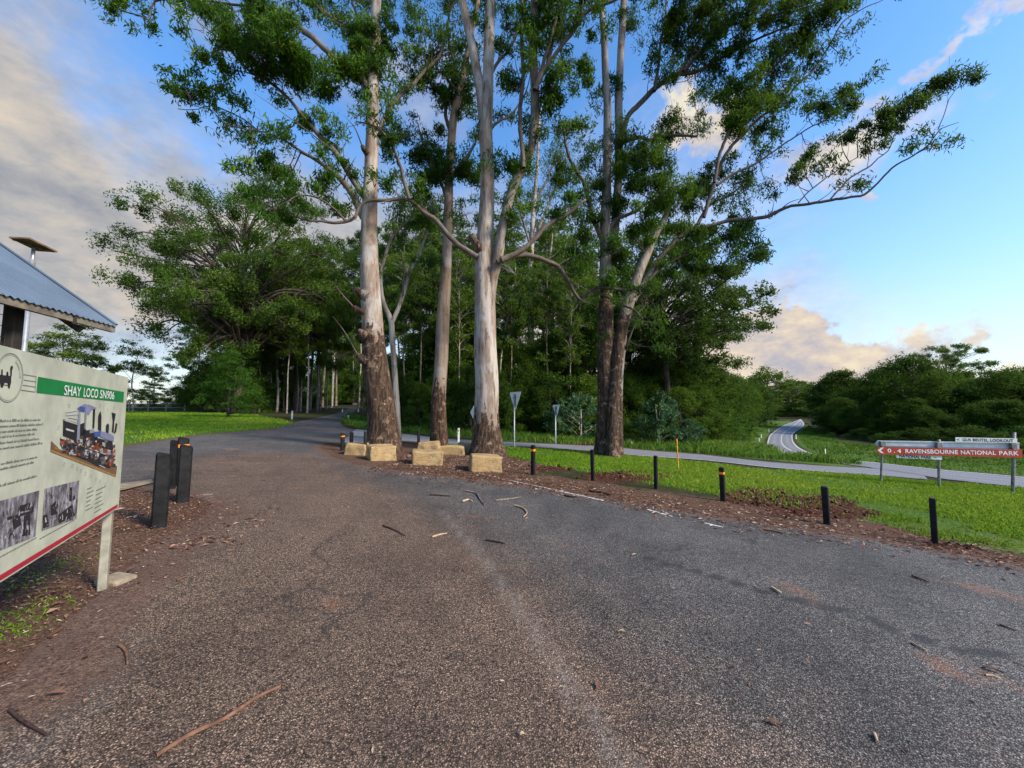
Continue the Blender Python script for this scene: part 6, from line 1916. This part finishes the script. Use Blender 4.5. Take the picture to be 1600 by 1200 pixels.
sign_text('lettering', '0 . 4', (273, 285), (403, 289), 35, 0.079, M['white_paint'])
sign_text('lettering', 'RAVENSBOURNE', (443, 291), (946, 302), 37, 0.079, M['white_paint'], space=1.06)
sign_text('lettering', 'NATIONAL', (973, 303), (1308, 309), 37, 0.079, M['white_paint'], space=1.06)
sign_text('lettering', 'PARK', (1338, 310), (1526, 314), 38, 0.079, M['white_paint'], space=1.06)
finger('street_plate', [CQ(365, 305), CQ(365, 338), CQ(800, 358), CQ(800, 320)], 0.045, 0.012, M['white_paint'])
sign_text('street_lettering', 'NATIONAL PARK', (392, 334), (702, 350), 26, 0.048, M['ink'], 0.03)
sign_text('street_lettering', 'RD', (722, 341), (752, 343), 12, 0.048, M['ink'], 0.01)
finger('lookout_plate', [CQ(930, 142), CQ(930, 184), CQ(1521, 196), CQ(1521, 154)], 0.045, 0.012, M['white_paint'])
sign_text('lookout_lettering', '<  GUS BEUTEL LOOKOUT', (944, 177), (1484, 189), 27, 0.048, M['ink'], 0.03, 1.1)


# ------------------------------------------------------------------ small signs, marker posts, stake, fence
def tri_sign(x, yb, ytop, ybot, yaw, lab):
    g = ground(x, yb)
    D = g.y
    r = empty('give_way_sign', g, lab, 'sign', None, yaw)
    zt_, zb_ = P(x, ytop, D).z - g.z, P(x, ybot, D).z - g.z
    h = zt_ - zb_
    sd = h / 0.866 / 2
    c = [(-sd, zt_), (sd, zt_), (0, zb_)]
    out_ = []
    for i in range(3):
        p, a, n_ = np.array(c[i]), np.array(c[i - 1]), np.array(c[(i + 1) % 3])
        da, dn = (a - p) / np.linalg.norm(a - p), (n_ - p) / np.linalg.norm(n_ - p)
        for t_ in np.linspace(0, 1, 5):
            out_.append(p + da * 0.13 * h * (1 - t_) ** 2 + dn * 0.13 * h * t_ ** 2)
    b = MB()
    slab(b, [(q[0], 0.0, q[1]) for q in out_], (0, -0.006, 0))
    b.build('plate', M['sign_grey'], r)
    b = MB()
    for s in (-0.045, 0.045):
        b.box((s, 0.012, (zt_ + zb_) / 2 + h * 0.08), (0.022, 0.02, h * 0.62))
    b.build('bracket', M['post_grey'], r)
    b = MB()
    b.tube(np.array([(0, 0.05, -0.1), (0, 0.05, zt_ - h * 0.12)]), [0.034, 0.034], 10)
    b.build('post', M['galv'], r)
    b = MB()
    for k in (0.3, 0.72):
        b.box((0, 0.028, zb_ + h * k), (0.26 * k + 0.08, 0.014, 0.035))
    b.build('clamp', M['post_grey'], r)


tri_sign(805, 699, 612.5, 642.5, math.pi - 1.02, 'taller triangular road sign seen from behind right of the tallest gum')
tri_sign(869.5, 694, 632.5, 653, math.pi - 1.2, 'farther narrow triangular road sign seen almost edge on before the leafy shrub')

g = ground(739.5, 693)
dm = empty('diamond_sign', g, 'small pale diamond sign on a thin post left of the tallest gum', 'sign', None, -0.95)
zt_, zb_ = P(738, 634, g.y).z - g.z, P(738, 655, g.y).z - g.z
hh = (zt_ - zb_) / 2
b = MB()
slab(b, [(0, 0, zt_), (-hh, 0, zb_ + hh), (0, 0, zb_), (hh, 0, zb_ + hh)], (0, 0.006, 0))
b.build('plate', M['sign_grey'], dm)
b = MB()
b.box((0, 0.02, zt_ / 2 - 0.05), (0.05, 0.025, zt_ - 0.1))
b.build('post', M['post_cream'], dm)

GP = [(456, 655, 642, 2.4, 'white guide post on the left side of the forest road mouth'), (544, 659, 649, 2.2, 'white guide post on the grass right of the forest road mouth'),
      (535, 644, 639, 1.2, 'tiny white guide post farther along the left edge of the forest road'), (560, 643.5, 638.5, 1.2, 'tiny white guide post farther along the right edge of the forest road'),
      (716.5, 693, 669, 3.0, 'bright white guide post left of the diamond sign'), (1289.7, 709.5, 701.5, 1.8, 'white guide post on the inside of the main road right of the bend'),
      (1244, 686, 679, 1.3, 'white guide post on the inside of the road bend'), (1186.5, 690, 684.5, 1.5, 'white guide post nearest the outside of the road bend'),
      (1189.5, 684, 679, 1.2, 'white guide post second along the outside of the road bend'), (1201.5, 675.5, 670, 1.1, 'white guide post third along the outside of the road bend'),
      (987, 697, 689.5, 1.8, 'short white peg on the red soil behind the side road'), (625.5, 656, 650.5, 1.8, 'small white marker in the dark forest edge behind the left giant')]
for (x, yb, yt, wpx, lab) in GP:
    g = ground(x, yb)
    h = P(x, yt, g.y).z - g.z
    wd_ = wpx * g.y / F
    r = empty('guide_post', g, lab, 'guide post', 'white guide posts along the roads', 0.3 * math.sin(x))
    b = MB()
    b.box((0, 0, h / 2 - 0.05), (wd_, wd_ * 0.35, h + 0.1), bevel=wd_ * 0.08)
    b.build('post', M['white_paint'], r)
    if g.y < 60 and h > 0.4:
        b = MB()
        b.box((0, -wd_ * 0.2, h * 0.84), (wd_ * 0.5, wd_ * 0.1, h * 0.1))
        b.build('reflector', M['sign_red'], r)

g = ground(1060, 735)
h = P(1058.5, 685.5, g.y).z - g.z
r = empty('survey_stake', g, 'tall thin orange timber stake standing in the verge grass', 'stake')
r.rotation_euler = (0, -0.03, 0.4)
b = MB()
b.box((0, 0, h * 0.47 - 0.1), (0.032, 0.032, h * 0.94 + 0.2), taper=0.95)
b.build('stake', M['stake'], r)
b = MB()
b.box((0, 0, h * 0.955), (0.034, 0.034, h * 0.09))
b.build('painted_tip', M['orange'], r)

ga = ground(201, 651.5)
fence = empty('fence', (P(201, 648, 50).x, 50, float(hgt(P(201, 648, 50).x, 50))), 'low white rail fence at the back of the left lawn', 'fence')
fo = np.array(fence.location)
fx = [P(x, 648, 50).x for x in (20, 52, 82, 112, 142, 172, 201, 231, 259, 288)]
for x in fx:
    z = float(hgt(x, 50))
    b = MB()
    b.box((x, 50, z + 0.5), (0.13, 0.13, 1.3), bevel=0.02)
    b.build('post', M['post_cream'], fence, fo)
for hz in (0.45, 0.95):
    b = MB()
    b.tube(np.array([(x, 49.92, float(hgt(x, 50)) + hz) for x in fx]), [0.03] * len(fx), 6)
    b.build('rail', M['galv'], fence, fo)

# brown stump beside the white peg
g = ground(982, 693)
b = MB()
W_, Q_ = rock((0.5, 0.4, 0.3), 77, 0.12, 0.035)
b.add(W_ + np.array([0, 0, 0.12]), Q_, smooth=True)
o = b.build('dirt_clod', M['bark_dark'])
o.location = g
tag(o, 'brown clod of earth and roots beside the short white peg', 'clod')

# ------------------------------------------------------------------ sticks and fallen leaves one can point at
M['stick_red'] = plain('reddish bare stick', (0.165, 0.085, 0.052), 0.8, var=0.25, scale=20.0)
M['stick_grey'] = plain('grey dead stick', (0.21, 0.165, 0.125), 0.85, var=0.3, scale=20.0)
M['stick_dark'] = plain('dark bark strip', (0.050, 0.028, 0.022), 0.9, var=0.3, scale=20.0)
M['straw'] = plain('straw-coloured bark', (0.42, 0.30, 0.19), 0.8, var=0.2, scale=20.0)
STK = [([(243, 1188), (300, 1152), (345, 1130), (400, 1098), (438, 1079)], 7.0, 'stick_red', 'long straight reddish stick lying in the near foreground at left'),
       ([(15, 1115), (40, 1134), (72, 1154)], 5.5, 'stick_dark', 'dark curved stick at the bottom left edge'),
       ([(186, 1012), (196, 1022), (199, 1042)], 4.0, 'stick_red', 'short bent stick on the gravel left of the drive'),
       ([(670, 775), (690, 776), (704, 777)], 2.6, 'stick_dark', 'dark straight stick on the drive below the front middle block'),
       ([(728, 769), (744, 773), (752, 782), (757, 791)], 2.6, 'stick_grey', 'crooked grey stick curving toward the camera on the drive'),
       ([(774, 784), (795, 782), (813, 779)], 2.8, 'stick_grey', 'pale grey stick left of the parking line start'),
       ([(804, 792), (818, 796), (824, 803), (818, 810)], 2.6, 'straw', 'hooked straw-coloured bark curl on the drive'),
       ([(722, 786), (732, 783), (738, 785)], 3.0, 'straw', 'small pale chunk of bark beside the crooked grey stick'),
       ([(598, 823), (614, 830), (633, 839)], 2.4, 'stick_dark', 'thin dark twig alone in the middle of the drive'),
       ([(675, 842), (686, 838), (698, 836)], 3.0, 'straw', 'short bright straw-coloured twig in the middle of the drive'),
       ([(759, 846), (775, 849), (790, 852)], 3.2, 'stick_dark', 'dark red straight stick in the middle of the drive'),
       ([(920, 769), (938, 772), (955, 776)], 4.0, 'stick_dark', 'flat dark bark plank in front of the second right bollard'),
       ([(882, 776), (892, 778), (902, 779)], 3.0, 'stick_dark', 'small dark bark strip beside the parking line'),
       ([(1192, 829), (1208, 832), (1226, 836)], 3.2, 'stick_red', 'red-brown bark strip on the right of the car park'),
       ([(1426, 902), (1440, 908), (1454, 913)], 3.2, 'stick_red', 'red-brown twig below the rightmost bollard'),
       ([(1206, 921), (1214, 926), (1221, 930)], 4.0, 'straw', 'pale wood chip on the dark tyre mark'),
       ([(1424, 1007), (1436, 1014), (1449, 1020)], 3.0, 'straw', 'thin pale twig at right beyond the curled leaf'),
       ([(1563, 979), (1576, 984), (1589, 989)], 3.2, 'stick_red', 'pinkish twig near the right edge'),
       ([(1540, 1058), (1553, 1060), (1564, 1064)], 3.0, 'straw', 'thin pale twig just below the curled brown leaf'),
       ([(1366, 1152), (1369, 1158), (1371, 1164)], 5.0, 'straw', 'small straw chip at the bottom right'),
       ([(275, 911), (284, 906), (290, 904)], 3.0, 'stick_red', 'small red twig right of the board footing'),
       ([(125, 850), (150, 838), (168, 832)], 3.0, 'stick_red', 'thin reddish stick lying under the information board')]
rs0 = np.random.RandomState(5)
for pix, wpx, mt, lab in STK:
    g = [ground(x, y) for x, y in pix]
    rr = [max(0.004, wpx * 0.5 * q.y / F) for q in g]
    pts = np.array([(q.x, q.y, float(hgt(q.x, q.y)) + 0.010 + r_) for q, r_ in zip(g, rr)])
    if len(pts) > 2:
        pts[1:-1, :2] += rs0.normal(size=(len(pts) - 2, 2)) * 0.012 * min(1.0, np.linalg.norm(pts[-1] - pts[0]))
    b = MB()
    tp = [r_ * (1.0 - 0.45 * k / (len(rr) - 1)) for k, r_ in enumerate(rr)]
    b.tube(pts, tp, 8, step=0.03, rough=0.22, seed=int(pix[0][0]))
    tag(b.build('stick', M[mt], None, tuple(pts[0])), lab, 'stick', 'sticks and bark on the car park')

for (x, y, L, Wd, ang, lab) in ((1210, 1137, 0.075, 0.03, -0.4, 'curled brown leaf at the bottom right of the drive'), (1551, 1051, 0.10, 0.032, -0.6, 'long curled brown leaf near the right edge'),
                                (972, 992, 0.06, 0.022, -0.2, 'small tan leaf right of the pale wheel streak'), (817, 1157, 0.03, 0.02, 0.4, 'tiny cream leaf at the bottom centre'),
                                (992, 870, 0.08, 0.03, 0.3, 'straw leaf above the dark tyre mark')):
    g = ground(x, y)
    n_ = 9
    vs = []
    for k in range(n_):
        t_ = k / (n_ - 1)
        w_ = Wd * 0.5 * math.sin(math.pi * min(max(t_, 0.03), 0.98)) ** 0.7
        lx = (t_ - 0.5) * L
        for s in (-1, 0, 1):
            vs.append((lx, s * w_ + 0.006 * math.sin(t_ * 3), 0.012 + (0.010 if s else 0.0) + 0.012 * math.sin(t_ * math.pi)))
    b = MB()
    q = []
    for k in range(n_ - 1):
        for s in (0, 1):
            q.append((k * 3 + s, k * 3 + s + 1, k * 3 + s + 4, k * 3 + s + 3))
    b.add(np.array(vs), q, smooth=True)
    o = b.build('fallen_leaf', M['straw'] if y > 1150 or x < 1000 else M['stick_red'])
    o.location = g; o.rotation_euler = (0, 0, ang)
    tag(o, lab, 'leaf', 'single leaves on the car park')

# ------------------------------------------------------------------ leaf litter, grass
m, t = new_mat('leaf litter')
c = t.ramp(rnd(t), [(0.0, (0.035, 0.016, 0.012)), (0.3, (0.105, 0.046, 0.032)), (0.6, (0.19, 0.098, 0.066)), (0.85, (0.29, 0.185, 0.125)), (1.0, (0.46, 0.37, 0.28))])
finish(t, c, 0.85, spec=0.15)
M['litter'] = m
rs = np.random.RandomState(77)


def litter(n, box, wfun, L, name):
    p = np.column_stack([rs.uniform(box[0], box[1], n), rs.uniform(box[2], box[3], n)])
    p = p[rs.rand(n) < wfun(p)]
    k = len(p)
    z = hgt(p[:, 0], p[:, 1]) + 0.012 + 0.02 * rs.rand(k) ** 2
    C_ = np.column_stack([p, z])
    d = rs.normal(size=(k, 3)); d[:, 2] *= 0.16
    d /= np.linalg.norm(d, axis=1)[:, None]
    up = np.array([0, 0, 1.0]) + rs.normal(size=(k, 3)) * 0.22
    s = np.cross(d, up); s /= np.linalg.norm(s, axis=1)[:, None]
    LL = (L * (0.5 + rs.rand(k)))[:, None]
    W_ = LL * (0.10 + 0.16 * rs.rand(k))[:, None]
    lift = np.array([0, 0, 1.0]) * W_ * 0.4
    V = np.stack([C_ - d * LL / 2, C_ + s * W_ + lift, C_ + d * LL / 2, C_ - s * W_ + lift], 1).reshape(-1, 3)
    b = MB()
    b.add(V, np.arange(k * 4).reshape(-1, 4))
    return tag(b.build(name, M['litter']), kind='stuff')


def rim(p):
    d = sdist(p, PARK)
    k = smoothstep(d, 1.9, 0.35) * smoothstep(d, -1.1, 0.05)
    k = np.maximum(k, 1.0 * (sdist(p, ISLAND) < 0.1))
    n_ = 0.45 + 0.55 * (vnoise(p[:, 0], p[:, 1], 0.8, 3) * 0.5 + 0.5 + 0.5 * vnoise(p[:, 0], p[:, 1], 0.25, 4))
    return np.clip(k * n_, 0, 1) * (p[:, 0] > -3.5)


def leftside(p):
    d = sdist(p, PARK)
    return np.clip(smoothstep(d, -0.7, 0.5) * (0.3 + 0.7 * smoothstep(vnoise(p[:, 0], p[:, 1], 0.6, 8), -0.4, 0.5)), 0, 1) * (p[:, 1] > 0.8)


litter(190000, (-6, 24, 4.0, 22.0), rim, 0.066, 'leaf_litter')
litter(60000, (-6.5, -1.4, 1.3, 9.0), leftside, 0.026, 'leaf_litter')
litter(1400, (-6.5, -1.4, 1.3, 9.0), leftside, 0.07, 'leaf_litter')
litter(9000, (-2, 26, 6.0, 20.0), lambda p: (sdist(p, VERGE) < 0) * (0.25 + 0.75 * smoothstep(sdist(p, PARK), 4.5, 1.0)), 0.06, 'leaf_litter')
litter(60000, (-4, 24, 5.0, 24.0), lambda p: soil_mask(p) * 0.55 * (sdist(p, PARK) > 0.1), 0.05, 'leaf_litter')
litter(2600, (-7, 14, 1.5, 16.0), lambda p: (sdist(p, PARK) < 0) * (0.10 + 0.9 * smoothstep(p[:, 1], 4, 9)), 0.05, 'leaf_litter')
litter(700, (-3, 9, 1.2, 6.0), lambda p: (sdist(p, PARK) < 0) * 1.0, 0.03, 'leaf_litter')


def grass(n, box, mfun, h0, h1, name, mat, lean=0.5, tint=0.5):
    p = np.column_stack([rs.uniform(box[0], box[1], n), rs.uniform(box[2], box[3], n)])
    mk = mfun(p)
    patch = vnoise(p[:, 0], p[:, 1], 1.6, 21) * 0.6 + vnoise(p[:, 0], p[:, 1], 0.5, 22) * 0.4
    keep = rs.rand(n) < mk * (0.12 + 0.88 * smoothstep(patch, -0.5, 0.05))
    p, patch = p[keep], patch[keep]
    k = len(p)
    D = np.maximum(np.linalg.norm(p, axis=1), 1.0)
    base = np.column_stack([p, hgt(p[:, 0], p[:, 1])])
    a = rs.rand(k) * 6.283
    h = (h0 + (h1 - h0) * rs.rand(k) ** 1.4) * (0.85 + 0.4 * patch)
    w_ = np.maximum(0.0022, D * 0.0010) * (0.7 + 0.6 * rs.rand(k))
    s = np.column_stack([np.cos(a), np.sin(a), np.zeros(k)]) * w_[:, None]
    ln = rs.normal(size=(k, 2)) * lean
    tip = base + np.column_stack([ln[:, 0] * h, ln[:, 1] * h, h])
    mid_ = base + np.column_stack([ln[:, 0] * h * 0.25, ln[:, 1] * h * 0.25, h * 0.6])
    V = np.stack([base - s, base + s, mid_ + s * 0.7, tip, mid_ - s * 0.7], 1).reshape(-1, 3)
    i = np.arange(k)[:, None] * 5
    b = MB()
    big = vnoise(p[:, 0], p[:, 1], 3.5, 31)
    tt = np.clip(tint + 0.34 * big + 0.18 * patch + rs.normal(size=k) * 0.08, 0, 1)
    b.add(V, i + np.array([[0, 1, 2, 3, 4]]), tint=np.repeat(tt, 5))
    return tag(b.build(name, M[mat]), kind='stuff')


# clods of turned red soil
m, t = new_mat('soil clods')
c = t.ramp(rnd(t), [(0.0, (0.016, 0.007, 0.005)), (0.6, (0.050, 0.020, 0.012)), (1.0, (0.13, 0.062, 0.038))])
finish(t, c, 0.95, spec=0.1)
M['clod'] = m
n_ = 60000
p = np.column_stack([rs.uniform(-4, 24, n_), rs.uniform(5, 24, n_)])
p = p[rs.rand(n_) < soil_mask(p) * 0.9 * (sdist(p, PARK) > 0.1)]
k = len(p)
O8 = np.array([[1, 0, 0], [0, 1, 0], [-1, 0, 0], [0, -1, 0], [0, 0, 1], [0, 0, -1.0]])
T8 = np.array([[0, 1, 4], [1, 2, 4], [2, 3, 4], [3, 0, 4], [1, 0, 5], [2, 1, 5], [3, 2, 5], [0, 3, 5]])
V = (O8[None] + rs.normal(size=(k, 6, 3)) * 0.3) * (0.008 + 0.04 * rs.rand(k, 1, 1) ** 4)
V = V + np.column_stack([p, hgt(p[:, 0], p[:, 1]) + 0.006])[:, None, :]
b = MB()
b.add(V.reshape(-1, 3), (np.arange(k)[:, None, None] * 6 + T8[None]).reshape(-1, 3))
tag(b.build('soil_clods', M['clod']), kind='stuff')

tm = lambda poly, soft: (lambda p: smoothstep(sdist(p, poly), soft, -soft) * (1 - 0.82 * soil_mask(p)))
off_road = lambda f: (lambda p: f(p) * (sdist(p, PARK) > 0.15))
grass(330000, (-4, 27, 6.0, 20.5), off_road(tm(VERGE, 0.35)), 0.04, 0.11, 'grass', 'grass', 0.55, 0.5)
grass(160000, (-48, -6, 10.5, 62), off_road(tm(LAWN, 0.6)), 0.05, 0.14, 'grass', 'grass', 0.5, 0.55)
grass(200000, (-24, 18, 19, 60), tm(BANK, 0.25), 0.14, 0.50, 'tall_grass', 'tall_grass', 0.45, 0.5)
grass(120000, (18, 60, 19, 80), lambda p: tm(BANK, 0.25)(p) * (sdist(p, MROAD) > 1.2), 0.04, 0.11, 'tall_grass', 'tall_grass', 0.45, 0.55)
grass(260000, (12, 95, 16, 110), lambda p: tm(FARBANK, 0.4)(p) * (sdist(p, MROAD) > 0.6), 0.08, 0.22, 'tall_grass', 'tall_grass', 0.45, 0.5)
grass(90000, (-5, -2, 1.6, 7.5), lambda p: np.maximum.reduce([tm(LEFTBIT, 0.12)(p), tm(LEFTBIT2, 0.14)(p) * 0.35, tm(BEHIND, 0.1)(p) * 0.5]), 0.012, 0.04, 'grass', 'grass', 0.9, 0.3)
